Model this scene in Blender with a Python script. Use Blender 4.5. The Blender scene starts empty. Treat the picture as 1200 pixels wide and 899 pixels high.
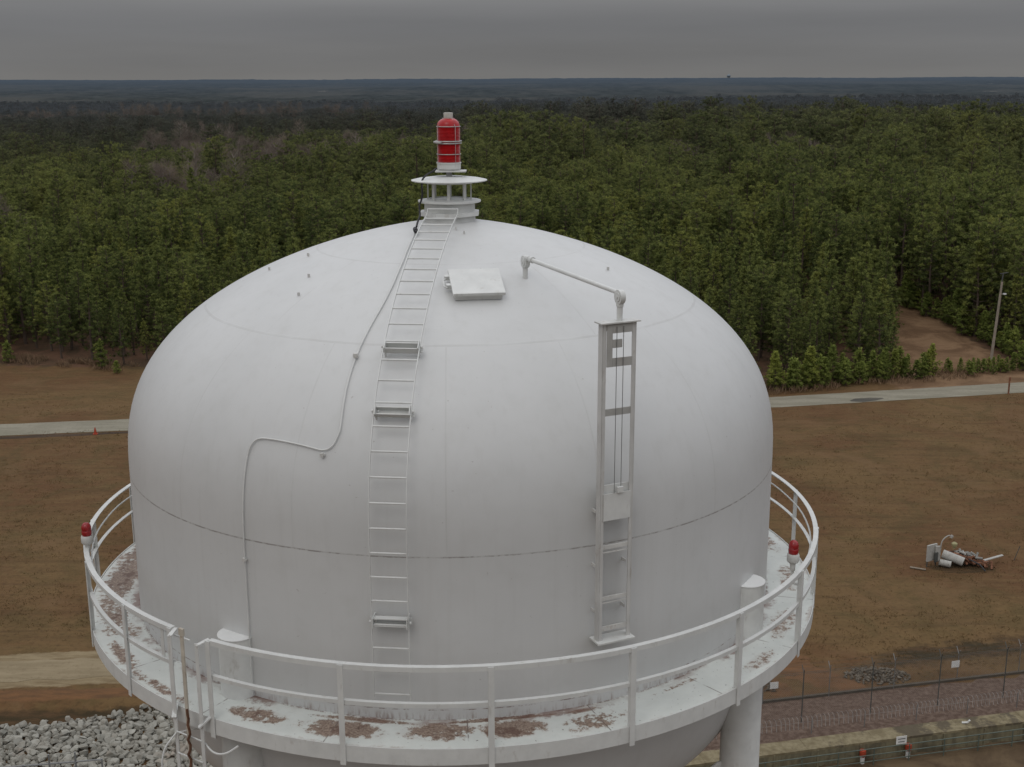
import bpy, math, random
import numpy as np
from mathutils import Vector, Matrix, noise as mnoise

random.seed(7)
RNG = np.random.default_rng(7)
C = bpy.context.scene.collection
R = math.radians
PI = math.pi

# ------------------------------------------------------------------ node helpers
class NT:
    """small helper for building shader node trees"""
    def __init__(self, name):
        self.m = bpy.data.materials.new(name); self.m.use_nodes = True
        self.t = self.m.node_tree; self.n = self.t.nodes; self.l = self.t.links
        self.b = self.n['Principled BSDF']; self.out = self.n['Material Output']
    def add(self, kind, **kw):
        n = self.n.new(kind)
        for k, v in kw.items(): setattr(n, k, v)
        return n
    def put(self, sock, v):
        if isinstance(v, bpy.types.NodeSocket): self.l.new(v, sock)
        elif isinstance(v, (tuple, list)) and len(v) == 3 and sock.type == 'RGBA': sock.default_value = (*v, 1)
        else: sock.default_value = v
    def m_(self, op, a, b=0.0, c=0.0):
        n = self.add('ShaderNodeMath', operation=op)
        for i, v in enumerate((a, b, c)): self.put(n.inputs[i], v)
        return n.outputs[0]
    def noise(self, vec, scale, detail=4, rough=.55, dist=0.0):
        n = self.add('ShaderNodeTexNoise'); self.put(n.inputs['Vector'], vec)
        n.inputs['Scale'].default_value = scale; n.inputs['Detail'].default_value = detail
        n.inputs['Roughness'].default_value = rough; n.inputs['Distortion'].default_value = dist
        return n.outputs['Fac']
    def step(self, v, lo, hi, a=0.0, b=1.0):
        n = self.add('ShaderNodeMapRange', interpolation_type='SMOOTHSTEP')
        for i, q in enumerate((v, lo, hi, a, b)): self.put(n.inputs[i], q)
        return n.outputs[0]
    def lin(self, v, lo, hi, a=0.0, b=1.0):
        n = self.add('ShaderNodeMapRange')
        for i, q in enumerate((v, lo, hi, a, b)): self.put(n.inputs[i], q)
        return n.outputs[0]
    def mix(self, f, a, b, mode='MIX'):
        n = self.add('ShaderNodeMix', data_type='RGBA', blend_type=mode)
        self.put(n.inputs['Factor'], f); self.put(n.inputs['A'], a); self.put(n.inputs['B'], b)
        return n.outputs['Result']
    def obj(self): return self.add('ShaderNodeTexCoord').outputs['Object']
    def pos(self): return self.add('ShaderNodeNewGeometry').outputs['Position']
    def scale(self, vec, s):
        n = self.add('ShaderNodeVectorMath', operation='MULTIPLY'); self.put(n.inputs[0], vec); n.inputs[1].default_value = s
        return n.outputs[0]
    def sep(self, vec):
        n = self.add('ShaderNodeSeparateXYZ'); self.put(n.inputs[0], vec); return n.outputs
    def bump(self, h, strength, dist=.02):
        n = self.add('ShaderNodeBump'); n.inputs['Strength'].default_value = strength
        n.inputs['Distance'].default_value = dist; self.put(n.inputs['Height'], h)
        self.l.new(n.outputs[0], self.b.inputs['Normal'])
    def fin(self, col, rough=.6, metal=0.0, spec=.3):
        self.put(self.b.inputs['Base Color'], col); self.put(self.b.inputs['Roughness'], rough)
        self.b.inputs['Metallic'].default_value = metal
        self.b.inputs['Specular IOR Level'].default_value = spec
        return self.m

def plain(name, col, rough=.6, metal=0.0, var=.12, scale=8.0, spec=.3, dirt=None):
    """paint / metal / plastic with a little unevenness and grime"""
    t = NT(name); p = t.pos()
    n = t.noise(p, scale, 5)
    c = t.mix(t.lin(n, .3, .7), tuple(x*(1-var) for x in col), tuple(min(1, x*(1+var)) for x in col))
    if dirt:
        d = t.noise(t.scale(p, (1, 1, .35)), scale*1.7, 6, .7)
        c = t.mix(t.step(d, .56, .72), c, dirt)
    return t.fin(c, rough, metal, spec)

# ------------------------------------------------------------------ tank profile (metres, tower axis at the origin)
TR, TB, PP, QQ, ZS = 4.936, 3.433, 1.456, 2.532, 29.51
ZDECK = 27.30; RDECK = 5.66
def roof_r(z):
    if z <= ZS: return TR
    k = 1 - ((z-ZS)/TB)**QQ
    return TR*max(0.0, k)**(1/PP)
def roof_z(r):
    k = 1 - min(1, r/TR)**PP
    return ZS + TB*max(0.0, k)**(1/QQ)
def polar(az, r, z):
    a = R(az); return Vector((r*math.sin(a), -r*math.cos(a), z))
def roof_normal(r):
    e = .02
    dz = roof_z(min(TR-.001, r+e)) - roof_z(max(0, r-e)); d = Vector((-dz, 2*e)).normalized()
    return d  # (radial, z)

# ------------------------------------------------------------------ mesh helpers
def origin(o):
    v = Vector((0, 0, 0))
    while o is not None:
        v += o.location; o = o.parent
    return v

class MB:
    def __init__(self): self.v = []; self.f = []; self.nv = []; self.tip = []
    def add(self, vs, fs):
        k = len(self.v); self.v += [tuple(x) for x in vs]; self.f += [tuple(i+k for i in q) for q in fs]; return self
    def box(self, c, s, M=None):
        """box of size s, centre c, in the frame M (3x3)"""
        M = M or Matrix.Identity(3); c = Vector(c); h = [x/2 for x in s]
        vs = [c + M @ Vector((x*h[0], y*h[1], z*h[2])) for x in (-1, 1) for y in (-1, 1) for z in (-1, 1)]
        return self.add(vs, [(0,1,3,2),(4,6,7,5),(0,4,5,1),(2,3,7,6),(0,2,6,4),(1,5,7,3)])
    def bar(self, a, b, w, d, up=(0, 0, 1)):
        """rectangular bar from a to b, w across, d along 'up'"""
        a, b = Vector(a), Vector(b); z = (b-a).normalized(); u = Vector(up)
        if abs(z.dot(u)) > .98: u = Vector((1, 0, 0))
        x = z.cross(u).normalized(); y = x.cross(z).normalized()
        M = Matrix((x, y, z)).transposed()
        return self.box((a+b)/2, (w, d, (b-a).length), M)
    def tube(self, pts, r, n=8, closed=False, cap=True):
        pts = [Vector(p) for p in pts]; m = len(pts); rr = r if isinstance(r, (list, tuple)) else [r]*m
        k = len(self.v); last = None
        for i, p in enumerate(pts):
            if closed: t = pts[(i+1) % m]-pts[i-1]
            else: t = pts[min(i+1, m-1)]-pts[max(i-1, 0)]
            t.normalize()
            if last is None:
                u = Vector((0, 0, 1)) if abs(t.z) < .9 else Vector((1, 0, 0))
            else: u = last
            u = (u - t*u.dot(t)).normalized(); last = u; w = t.cross(u)
            for j in range(n):
                a = 2*PI*j/n; self.v.append(tuple(p + (u*math.cos(a)+w*math.sin(a))*rr[i]))
        for i in range(m if closed else m-1):
            for j in range(n):
                a = k+i*n+j; b = k+i*n+(j+1) % n; c = k+((i+1) % m)*n+(j+1) % n; d = k+((i+1) % m)*n+j
                self.f.append((a, b, c, d))
        if cap and not closed:
            self.f.append(tuple(k+j for j in range(n))[::-1]); self.f.append(tuple(k+(m-1)*n+j for j in range(n)))
        return self
    def lathe(self, prof, n=48, c=(0, 0), a0=0.0, a1=360.0, off=0.0):
        """prof: list of (r, z); full turn if a1-a0 is 360"""
        full = abs(a1-a0-360) < 1e-6; m = n if full else n+1; k = len(self.v)
        for i in range(m):
            a = R(a0+(a1-a0)*i/n+off)
            for r, z in prof: self.v.append((c[0]+r*math.sin(a), c[1]-r*math.cos(a), z))
        q = len(prof)
        for i in range(n):
            i2 = (i+1) % m
            for j in range(q-1):
                self.f.append((k+i*q+j, k+i2*q+j, k+i2*q+j+1, k+i*q+j+1))
        return self
    def ring(self, prof, a0, a1, n, closed_prof=True):
        """sweep a closed profile of (r, z) from azimuth a0 to a1 with end caps"""
        k = len(self.v); q = len(prof)
        for i in range(n+1):
            a = R(a0+(a1-a0)*i/n)
            for r, z in prof: self.v.append((r*math.sin(a), -r*math.cos(a), z))
        for i in range(n):
            for j in range(q):
                j2 = (j+1) % q
                self.f.append((k+i*q+j, k+(i+1)*q+j, k+(i+1)*q+j2, k+i*q+j2))
        self.f.append(tuple(k+j for j in range(q))); self.f.append(tuple(k+n*q+j for j in range(q))[::-1])
        return self
    def prism(self, poly, thick, M, c):
        """flat polygon (x, y) extruded by thick along the local z"""
        c = Vector(c); n = len(poly)
        vs = [c + M @ Vector((x, y, s*thick/2)) for s in (-1, 1) for x, y in poly]
        fs = [tuple(range(n))[::-1], tuple(range(n, 2*n))] + [(i, (i+1) % n, n+(i+1) % n, n+i) for i in range(n)]
        return self.add(vs, fs)
    def build(self, name, mat, parent=None, smooth=False, bevel=0.0, angle=40, label=None):
        me = bpy.data.meshes.new(name); o0 = origin(parent)
        vs = [(x-o0.x, y-o0.y, z-o0.z) for x, y, z in self.v]
        me.from_pydata(vs, [], self.f)
        import bmesh
        bm = bmesh.new(); bm.from_mesh(me); bmesh.ops.recalc_face_normals(bm, faces=bm.faces); bm.to_mesh(me); bm.free()
        me.materials.append(mat)
        if smooth:
            me.shade_smooth()
            try: me.set_sharp_from_angle(angle=R(angle))
            except Exception: pass
        o = bpy.data.objects.new(name, me); C.objects.link(o); o.parent = parent
        if bevel:
            b = o.modifiers.new('bevel', 'BEVEL'); b.width = bevel; b.segments = 2; b.limit_method = 'ANGLE'; b.angle_limit = R(50)
        if label: o['label'] = label
        return o

def tag(o, label=None, cat=None, group=None, kind=None):
    if label: o['label'] = label
    if cat: o['category'] = cat
    if group: o['group'] = group
    if kind: o['kind'] = kind
    return o
def thing(name, loc, label, cat, group=None):
    o = bpy.data.objects.new(name, None); C.objects.link(o); o.location = loc; o.empty_display_size = .3
    return tag(o, label, cat, group)
def copy_tree(o, parent=None):
    c = o.copy(); C.objects.link(c); c.parent = parent
    for ch in list(o.children): copy_tree(ch, c)
    return c

def smooth_pts(p, it=2):
    for _ in range(it):
        q = [p[0]]
        for a_, b_ in zip(p, p[1:]): q += [a_*.75+b_*.25, a_*.25+b_*.75]
        p = q + [p[-1]]
    return p

# ------------------------------------------------------------------ camera
CAM = Vector((.915, -18.714, 35.0)); PITCH = 13.9286; ROLL = .197
cd = bpy.data.cameras.new('camera'); cam = bpy.data.objects.new('camera', cd); C.objects.link(cam)
cd.sensor_width = 36; cd.lens = 1441.5/1200*36; cd.clip_start = .1; cd.clip_end = 40000
cam.matrix_world = Matrix.Translation(CAM) @ Matrix.Rotation(R(90-PITCH), 4, 'X') @ Matrix.Rotation(R(-ROLL), 4, 'Z')
bpy.context.scene.camera = cam

# ------------------------------------------------------------------ world and sun (overcast)
SUN_EL, SUN_AZ = 47, 200          # the sun's azimuth from +Y, clockwise: behind the camera's left shoulder
w = bpy.data.worlds.new('World'); bpy.context.scene.world = w; w.use_nodes = True
wt = w.node_tree; wn = wt.nodes; wl = wt.links
bg = wn['Background']; bg.inputs['Strength'].default_value = .1
sky = wn.new('ShaderNodeTexSky'); sky.sky_type = 'NISHITA'; sky.sun_disc = False
sky.sun_elevation = R(SUN_EL); sky.sun_rotation = R(SUN_AZ); sky.air_density = 1.0; sky.dust_density = 4.0; sky.ozone_density = 1.0
hs = wn.new('ShaderNodeHueSaturation'); hs.inputs['Saturation'].default_value = .10; wl.new(sky.outputs[0], hs.inputs['Color'])
tc = wn.new('ShaderNodeTexCoord'); sx = wn.new('ShaderNodeSeparateXYZ'); wl.new(tc.outputs['Generated'], sx.inputs[0])
vm = wn.new('ShaderNodeVectorMath'); vm.operation = 'MULTIPLY'; vm.inputs[1].default_value = (1.6, 1.6, 17); wl.new(tc.outputs['Generated'], vm.inputs[0])
nz = wn.new('ShaderNodeTexNoise'); nz.inputs['Scale'].default_value = 1.3; nz.inputs['Detail'].default_value = 5; nz.inputs['Roughness'].default_value = .5
wl.new(vm.outputs[0], nz.inputs['Vector'])
ma = wn.new('ShaderNodeMath'); ma.operation = 'MULTIPLY_ADD'; ma.inputs[1].default_value = .55; ma.inputs[2].default_value = .73; wl.new(nz.outputs['Fac'], ma.inputs[0])
rp = wn.new('ShaderNodeValToRGB'); wl.new(sx.outputs['Z'], rp.inputs[0])
rp.color_ramp.interpolation = 'EASE'
CLOUD = [(0.0, .176, .173, .170), (.018, .164, .163, .164), (.040, .158, .159, .165), (.066, .204, .203, .208), (.13, .26, .264, .278), (.30, .525, .535, .558), (1.0, .78, .78, .785)]
while len(rp.color_ramp.elements) < len(CLOUD): rp.color_ramp.elements.new(.5)
for e, (p_, r_, g_, b_) in zip(rp.color_ramp.elements, CLOUD): e.position = p_; e.color = (r_, g_, b_, 1)
m1 = wn.new('ShaderNodeMix'); m1.data_type = 'RGBA'; m1.blend_type = 'MULTIPLY'; m1.inputs['Factor'].default_value = 1
wl.new(rp.outputs[0], m1.inputs['A']); wl.new(ma.outputs[0], m1.inputs['B'])
# the cloud deck evens the clear sky out: normalise the sky texture by its own brightness, keep a little of its tint
bw = wn.new('ShaderNodeRGBToBW'); wl.new(sky.outputs[0], bw.inputs[0])
mx = wn.new('ShaderNodeMath'); mx.operation = 'MAXIMUM'; mx.inputs[1].default_value = .05; wl.new(bw.outputs[0], mx.inputs[0])
dv = wn.new('ShaderNodeVectorMath'); dv.operation = 'DIVIDE'; wl.new(hs.outputs[0], dv.inputs[0]); wl.new(mx.outputs[0], dv.inputs[1])
m2 = wn.new('ShaderNodeVectorMath'); m2.operation = 'MULTIPLY'; wl.new(dv.outputs[0], m2.inputs[0]); wl.new(m1.outputs['Result'], m2.inputs[1])
m3 = wn.new('ShaderNodeVectorMath'); m3.operation = 'SCALE'; m3.inputs['Scale'].default_value = 10.0; wl.new(m2.outputs[0], m3.inputs[0])
wl.new(m3.outputs[0], bg.inputs['Color'])

sd = bpy.data.lights.new('sun', 'SUN'); sd.energy = .46; sd.angle = R(30); sd.color = (1, .97, .93)
so = bpy.data.objects.new('sun', sd); C.objects.link(so)
a = R(SUN_AZ); dirv = Vector((math.sin(a)*math.cos(R(SUN_EL)), math.cos(a)*math.cos(R(SUN_EL)), math.sin(R(SUN_EL))))
so.rotation_euler = dirv.to_track_quat('Z', 'Y').to_euler(); so.location = (0, -20, 60)

sc = bpy.context.scene
sc.view_settings.view_transform = 'Standard'; sc.view_settings.look = 'None'; sc.view_settings.exposure = 0
sc.render.engine = 'CYCLES'; sc.cycles.use_denoising = True; sc.cycles.max_bounces = 6
sc.cycles.diffuse_bounces = 4; sc.cycles.transparent_max_bounces = 12; sc.cycles.use_adaptive_sampling = True
sc.cycles.adaptive_threshold = .01

# ------------------------------------------------------------------ materials
def tank_paint():
    t = NT('white_tank_paint'); o = t.pos(); x, y, z = t.sep(o)
    r = t.m_('SQRT', t.m_('ADD', t.m_('MULTIPLY', x, x), t.m_('MULTIPLY', y, y)))
    az = t.m_('ARCTAN2', x, t.m_('MULTIPLY', y, -1))
    big = t.noise(o, .55, 4); med = t.noise(o, 3.2, 6, .6)
    stk = t.noise(t.scale(o, (5, 5, .28)), 1.6, 5, .6)
    c = t.mix(t.lin(big, .3, .7), (.505, .508, .500), (.55, .552, .543))
    c = t.mix(t.m_('MULTIPLY', t.step(med, .50, .72), .12), c, (.40, .395, .37))
    c = t.mix(t.m_('MULTIPLY', t.step(stk, .50, .72), .13), c, (.40, .395, .375))
    roof = t.step(z, ZS+.05, ZS+.3)
    # welds: two rings on the roof, one at the top of the wall, one at its foot, and the meridians between plates
    def line(v, at, wd): return t.step(t.m_('ABSOLUTE', t.m_('SUBTRACT', v, at)), wd, wd*.35)
    wob = t.m_('MULTIPLY', t.m_('SUBTRACT', t.noise(o, 2.5, 3), .5), .02)
    rings = t.m_('MULTIPLY', roof, t.m_('MAXIMUM', line(t.m_('ADD', r, wob), 3.69, .022), line(t.m_('ADD', r, wob), 2.02, .022)))
    def mer(nseg, off):
        u = t.m_('MULTIPLY', t.m_('SUBTRACT', az, R(off)), nseg/(2*PI))
        d = t.m_('ABSOLUTE', t.m_('SUBTRACT', t.m_('FRACT', t.m_('ADD', u, 100.5)), .5))
        return t.step(t.m_('MULTIPLY', t.m_('MULTIPLY', d, 2*PI/nseg), r), .013, .005)
    low = t.m_('MULTIPLY', t.step(r, 3.68, 3.70), t.step(z, ZS-.08, ZS-.05))
    mid = t.m_('MULTIPLY', t.step(r, 3.70, 3.68), t.step(r, 2.0, 2.03))
    mers = t.m_('MAXIMUM', t.m_('MULTIPLY', low, mer(16, -21)), t.m_('MULTIPLY', mid, mer(10, 33)))
    brk = t.step(t.noise(o, 1.3, 4), .36, .60)
    c = t.mix(t.m_('MULTIPLY', t.m_('MAXIMUM', rings, t.m_('MULTIPLY', mers, .85)), t.m_('MULTIPLY', t.m_('ADD', brk, .25), .22)), c, (.36, .35, .33))
    # rust breaking through the wall-top weld
    rn = t.noise(t.scale(o, (1, 1, 2)), 9, 5, .7)
    seam = t.m_('MULTIPLY', line(t.m_('ADD', z, t.m_('MULTIPLY', t.m_('SUBTRACT', rn, .5), .02)), 29.44, .013), t.step(t.m_('ADD', rn, t.m_('MULTIPLY', big, .35)), .56, .74))
    c = t.mix(t.m_('MULTIPLY', line(z, 29.44, .014), .30), c, (.35, .34, .32))
    c = t.mix(t.m_('MULTIPLY', seam, .50), c, (.09, .065, .05))
    seam2 = t.m_('MULTIPLY', line(t.m_('ADD', z, t.m_('MULTIPLY', t.m_('SUBTRACT', rn, .5), .015)), 27.43, .010), t.step(rn, .46, .60))
    c = t.mix(t.m_('MULTIPLY', seam2, .8), c, (.16, .10, .075))
    foot = t.m_('MULTIPLY', t.m_('MULTIPLY', t.step(z, 27.44, 27.31), t.step(z, 27.15, 27.25)), t.step(t.noise(t.scale(o, (1, 1, .2)), 13, 5, .75), .47, .66))
    c = t.mix(t.m_('MULTIPLY', foot, .6), c, (.20, .12, .085))
    # mildew under the bowl, small dark chips
    chip = t.step(t.noise(o, 17, 2, .5), .75, .78)
    c = t.mix(t.m_('MULTIPLY', chip, .45), c, (.25, .22, .20))
    t.bump(t.m_('ADD', t.noise(o, .9, 3), t.m_('MULTIPLY', t.m_('MAXIMUM', rings, mers), .12)), .22, .06)
    return t.fin(c, t.lin(med, .3, .7, .42, .55), 0, .35)

def deck_paint():
    t = NT('rust_stained_deck_paint'); o = t.pos(); x, y, z = t.sep(o)
    r = t.m_('SQRT', t.m_('ADD', t.m_('MULTIPLY', x, x), t.m_('MULTIPLY', y, y)))
    az = t.m_('ARCTAN2', x, t.m_('MULTIPLY', y, -1))
    n1 = t.noise(o, 2.4, 6, .62); n2 = t.noise(o, 11, 6, .75)
    c = t.mix(t.lin(n1, .3, .7), (.54, .56, .53), (.63, .65, .615))
    c = t.mix(t.m_('MULTIPLY', t.step(n2, .5, .7), .2), c, (.50, .47, .43))
    # ponding patches between the plate joints: (azimuth, radius, half length, half width, strength)
    spots = [(-25, 5.33, .40, .17, 1.1), (-13, 5.30, .52, .20, 1.15), (-10, 5.02, .7, .05, 1), (.5, 5.24, .46, .20, 1.15), (10, 5.24, .46, .21, 1.15), (9, 4.98, .95, .045, 1.2), (21, 5.33, .46, .2, 1.0), (20, 5.05, .3, .05, .9),
             (-42, 5.5, .7, .08, .85), (-55, 5.45, .6, .12, .9), (-70, 5.3, .8, .26, 1), (-84, 5.3, .9, .28, 1.1), (-100, 5.3, 1.2, .3, 1.1), (-62, 5.15, .3, .2, .6),
             (52, 5.45, .5, .12, .45), (66, 5.3, .6, .18, .5), (84, 5.3, .5, .15, .5), (36, 5.1, .4, .05, .6), (105, 5.3, .8, .2, .7), (140, 5.3, 1.5, .2, .8), (200, 5.3, 1.8, .2, .8), (235, 5.3, 1.0, .25, .9)]
    mask = None
    for a_, r0, hl, hw, s in spots:
        p = polar(a_, r0, 0)
        ta = R(a_)
        dx = t.m_('SUBTRACT', x, p.x); dy = t.m_('SUBTRACT', y, p.y)
        u = t.m_('ADD', t.m_('MULTIPLY', dx, math.cos(ta)/hl), t.m_('MULTIPLY', dy, math.sin(ta)/hl))
        v = t.m_('ADD', t.m_('MULTIPLY', dx, math.sin(ta)/hw), t.m_('MULTIPLY', dy, -math.cos(ta)/hw))
        d = t.m_('SQRT', t.m_('ADD', t.m_('MULTIPLY', u, u), t.m_('MULTIPLY', v, v)))
        q = t.m_('MULTIPLY', t.step(d, 1.35, .35), s)
        mask = q if mask is None else t.m_('MAXIMUM', mask, q)
    rag = t.m_('ADD', mask, t.m_('ADD', t.m_('MULTIPLY', t.m_('SUBTRACT', n2, .5), 4.2), t.m_('MULTIPLY', t.m_('SUBTRACT', n1, .5), 2.8)))
    pond = t.m_('MULTIPLY', t.step(rag, .36, .80), t.step(mask, .02, .25))
    rustc = t.mix(t.step(t.noise(o, 30, 5, .7), .34, .64), (.115, .066, .046), (.31, .235, .180))
    c = t.mix(t.m_('MULTIPLY', pond, .88), c, rustc)
    halo = t.m_('MULTIPLY', t.step(mask, .0, .5), t.step(t.m_('ADD', n1, t.m_('MULTIPLY', n2, .4)), .56, .82))
    c = t.mix(t.m_('MULTIPLY', halo, .55), c, (.36, .295, .25))
    c = t.mix(t.m_('MULTIPLY', pond, .70), c, rustc)
    band = t.m_('MULTIPLY', t.step(t.m_('ADD', r, t.m_('MULTIPLY', t.m_('SUBTRACT', n2, .5), .5)), 5.10, 4.99), t.step(t.noise(o, .9, 3), .44, .56))
    c = t.mix(t.m_('MULTIPLY', band, .75), c, (.17, .085, .065))
    rim = t.m_('MULTIPLY', t.step(t.m_('ADD', r, t.m_('MULTIPLY', t.m_('SUBTRACT', n2, .5), .25)), 5.57, 5.64), t.step(n1, .48, .6))
    c = t.mix(t.m_('MULTIPLY', rim, .5), c, (.30, .22, .18))
    dark = t.m_('MULTIPLY', t.step(rag, .85, 1.1), t.step(t.noise(o, 6, 4), .5, .6))
    c = t.mix(t.m_('MULTIPLY', dark, .7), c, (.10, .05, .038))
    u = t.m_('MULTIPLY', t.m_('SUBTRACT', az, R(4.0)), 20/(2*PI))
    d = t.m_('MULTIPLY', t.m_('ABSOLUTE', t.m_('SUBTRACT', t.m_('FRACT', t.m_('ADD', u, 100.5)), .5)), t.m_('MULTIPLY', r, 2*PI/20))
    joint = t.m_('MULTIPLY', t.step(d, .012, .004), t.step(t.noise(o, 3.3, 3), .40, .5))
    c = t.mix(t.m_('MULTIPLY', joint, .75), c, (.13, .10, .09))
    spk = t.step(t.noise(o, 24, 2), .70, .74)
    c = t.mix(t.m_('MULTIPLY', spk, .75), c, (.07, .055, .05))
    edge = t.m_('MULTIPLY', t.step(r, 4.985, 4.95), t.step(n2, .42, .6))
    c = t.mix(t.m_('MULTIPLY', edge, .8), c, (.13, .075, .06))
    t.bump(n2, .25, .01)
    return t.fin(c, .6)

M_TANK = tank_paint()
M_DECK = deck_paint()
M_WHITE = plain('white_steel_paint', (.58, .585, .565), .45, 0, .07, 5, .35, (.48, .47, .44))
M_GAUGE = plain('chalky_gauge_paint', (.50, .495, .475), .55, 0, .10, 3, .3, (.40, .375, .345))
M_CAPW = plain('paler_white_paint', (.68, .685, .67), .5, 0, .04, 5)  # paler than the other white paint, for the leg caps
M_GREYW = plain('grey_gauge_paint', (.36, .355, .335), .5, 0, .08, 9, .3, (.34, .31, .28))
M_CHIP = plain('chipped_white_paint', (.52, .515, .49), .55, 0, .12, 7, .3, (.33, .27, .23))
M_RUSTY = plain('rust_bleeding_paint', (.47, .43, .36), .7, 0, .2, 6, .2, (.24, .11, .05))
M_RUST = plain('brown_rust', (.12, .060, .036), .85, 0, .3, 14, .2, (.08, .04, .03))
M_RED = plain('red_glass_lens', (.36, .006, .008), .28, 0, .18, 20, .4)
M_REDD = plain('dark_red_lens', (.27, .014, .016), .25, 0, .2, 30, .5)
M_STEEL = plain('galvanised_ring', (.36, .345, .33), .4, .4, .1, 20, .5)
M_CAPG = plain('beige_grey_cap', (.42, .40, .36), .6, 0, .12, 20)
M_BLACK = plain('black_cable', (.03, .03, .032), .6, 0, .2, 20, .3, (.20, .19, .18))
M_WIRE = plain('thin_steel_wire', (.20, .20, .195), .5, .3, .1, 20)

# ------------------------------------------------------------------ the water tower
tower = thing('water_tower', (0, 0, 0), 'huge domed white steel water tank on tubular legs with a rust stained walkway', 'water tower')
prof = []
for i in range(41):                       # roof from the crown down, then the wall, then the bowl
    s = i/40; r = TR*math.sin(s*PI/2)
    prof.append((max(r, .001), roof_z(r)))
prof = prof[:-1] + [(TR, ZS)]
prof += [(TR, 28.6), (TR, 27.8), (TR, 27.2), (TR, 26.9)]
for i in range(1, 25):
    s = i/24; zz = 3.3*math.sin(s*PI/2); k = 1-(zz/3.3)**2.3
    prof.append((max(.62, TR*max(0, k)**(1/1.7)), 26.9-zz))
prof.append((.62, 0.0))
MB().lathe(prof, 160).build('tank_shell', M_TANK, tower, smooth=True, angle=80)

LEGS = [-32.1, 59, 148, 238]
for i, az in enumerate(LEGS):
    c = polar(az, 4.93, 0)
    lg = MB().lathe([(.285, 0), (.285, ZDECK-.1), (.245, ZDECK+.004), (.245, 28.10)], 28, (c.x, c.y)).build('leg', M_WHITE, tower, smooth=True)
    MB().lathe([(.001, 28.105), (.252, 28.105), (.252, 28.117), (.001, 28.117)], 28, (c.x, c.y)).build('leg_cap', M_CAPW, lg)
    for side in (-1, 1):
        taz = R(az); tv = Vector((math.cos(taz), math.sin(taz), 0))*side
        # gusset plates and the tie rods that cross to the next leg
        nx = polar(LEGS[(i+side) % 4], 4.95, 2.0); ctr = c + Vector((0, 0, 25.05))
        d = (nx-c); d.z = 0; d.normalize()
        Mx = Matrix((d, Vector((0, 0, 1)), d.cross(Vector((0, 0, 1))))).transposed()
        MB().prism([(.28, .26), (.34, .26), (.64, .02), (.64, -.18), (.50, -.56), (.28, -.62)], .025, Mx, ctr).build('gusset_plate', M_WHITE, lg)
        MB().tube([ctr + d*.54 + Vector((0, 0, -.3)), nx], .022, 8).build('tie_rod', M_WHITE, lg, smooth=True)

wk = MB().ring([(TR-.01, ZDECK), (TR-.01, ZDECK-.02), (RDECK-.006, ZDECK-.02), (RDECK-.006, ZDECK)], -180, 180, 160).build('walkway', M_DECK, tower)
MB().ring([(RDECK, 27.10), (RDECK, 27.315), (RDECK-.012, 27.315), (RDECK-.012, ZDECK+.002), (RDECK-.004, ZDECK-.03), (RDECK-.012, 27.10)], -180, 180, 160).build('edge_band', M_WHITE, wk)
# roof hatch
hr, haz = 2.66, 9.6
nr, nz_ = roof_normal(hr)
rad = polar(haz, 1, 0); tan = Vector((math.cos(R(haz)), math.sin(R(haz)), 0))
slope = math.atan2(nr, nz_)
nrm = (rad*nr + Vector((0, 0, nz_))).normalized(); out = tan.cross(nrm) * -1
if out.dot(rad) < 0: out = -out
Mh = Matrix((tan, out, nrm)).transposed()
hp = polar(haz, hr, roof_z(hr))
hatch = MB().box(hp + nrm*.045, (.62, .54, .09), Mh).build('roof_hatch', M_WHITE, tower)
MB().box(hp + nrm*.10, (.69, .62, .045), Mh).build('hatch_lid', M_WHITE, hatch, bevel=.006)
hg = MB()
for s in (-.12, .10):
    hg.box(hp + nrm*.08 - tan*.37 + out*(s-.05), (.07, .05, .06), Mh)
hg.tube([hp + nrm*.08 - tan*.39 + out*.09, hp + nrm*.08 - tan*.43 + out*.06, hp + nrm*.08 - tan*.43 - out*.10, hp + nrm*.08 - tan*.39 - out*.14], .01, 6)
hg.build('hatch_hinge', M_WHITE, hatch)
# vent on the crown
VX = (-.02, 0)
vent = MB().lathe([(.40, 32.80), (.385, 33.03), (.38, 33.19), (.0, 33.19)], 36, VX).build('roof_vent', M_WHITE, tower, smooth=True)
MB().lathe([(.0, 33.00), (.475, 33.00), (.475, 33.055), (.0, 33.055)], 8, VX, off=22.5).build('base_plate', M_WHITE, vent)
MB().lathe([(.0, 33.19), (.455, 33.19), (.475, 33.20), (.475, 33.222), (.36, 33.235), (.0, 33.235)], 40, VX).build('lower_disc', M_WHITE, vent, smooth=True)
for k in range(8):
    a = R(k*45+1); c = Vector((VX[0]+.325*math.sin(a), -.325*math.cos(a), 33.37))
    Mr = Matrix.Rotation(a, 3, 'Z')
    MB().box(c, (.045, .02, .28), Mr).build('vent_post', M_WHITE, vent)
MB().lathe([(.31, 33.236), (.31, 33.25), (.30, 33.25), (.30, 33.236)], 36, VX).build('lower_hoop', M_WHITE, vent)
MB().lathe([(.0, 33.505), (.55, 33.505), (.572, 33.512), (.572, 33.524), (.48, 33.545), (.25, 33.572), (.0, 33.58)], 56, VX).build('vent_cap', M_WHITE, vent, smooth=True)
MB().lathe([(.35, 33.475), (.36, 33.475), (.36, 33.504), (.35, 33.504)], 40, VX).build('upper_hoop', M_WHITE, vent)
# small lugs left on the roof by the riggers
for az, r in ((-75, 2.75), (-70, 2.2), (-47, 2.6), (-41, 3.0), (47, 3.3), (62, 2.6), (8, .75), (14, .95)):
    p = polar(az, r, roof_z(r)); rv = polar(az, 1, 0)
    MB().box(p + Vector((0, 0, .025)), (.012, .035, .045), Matrix.Rotation(R(az*1.7), 3, 'Z')).build('lifting_lug', M_CHIP, tower)

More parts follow.
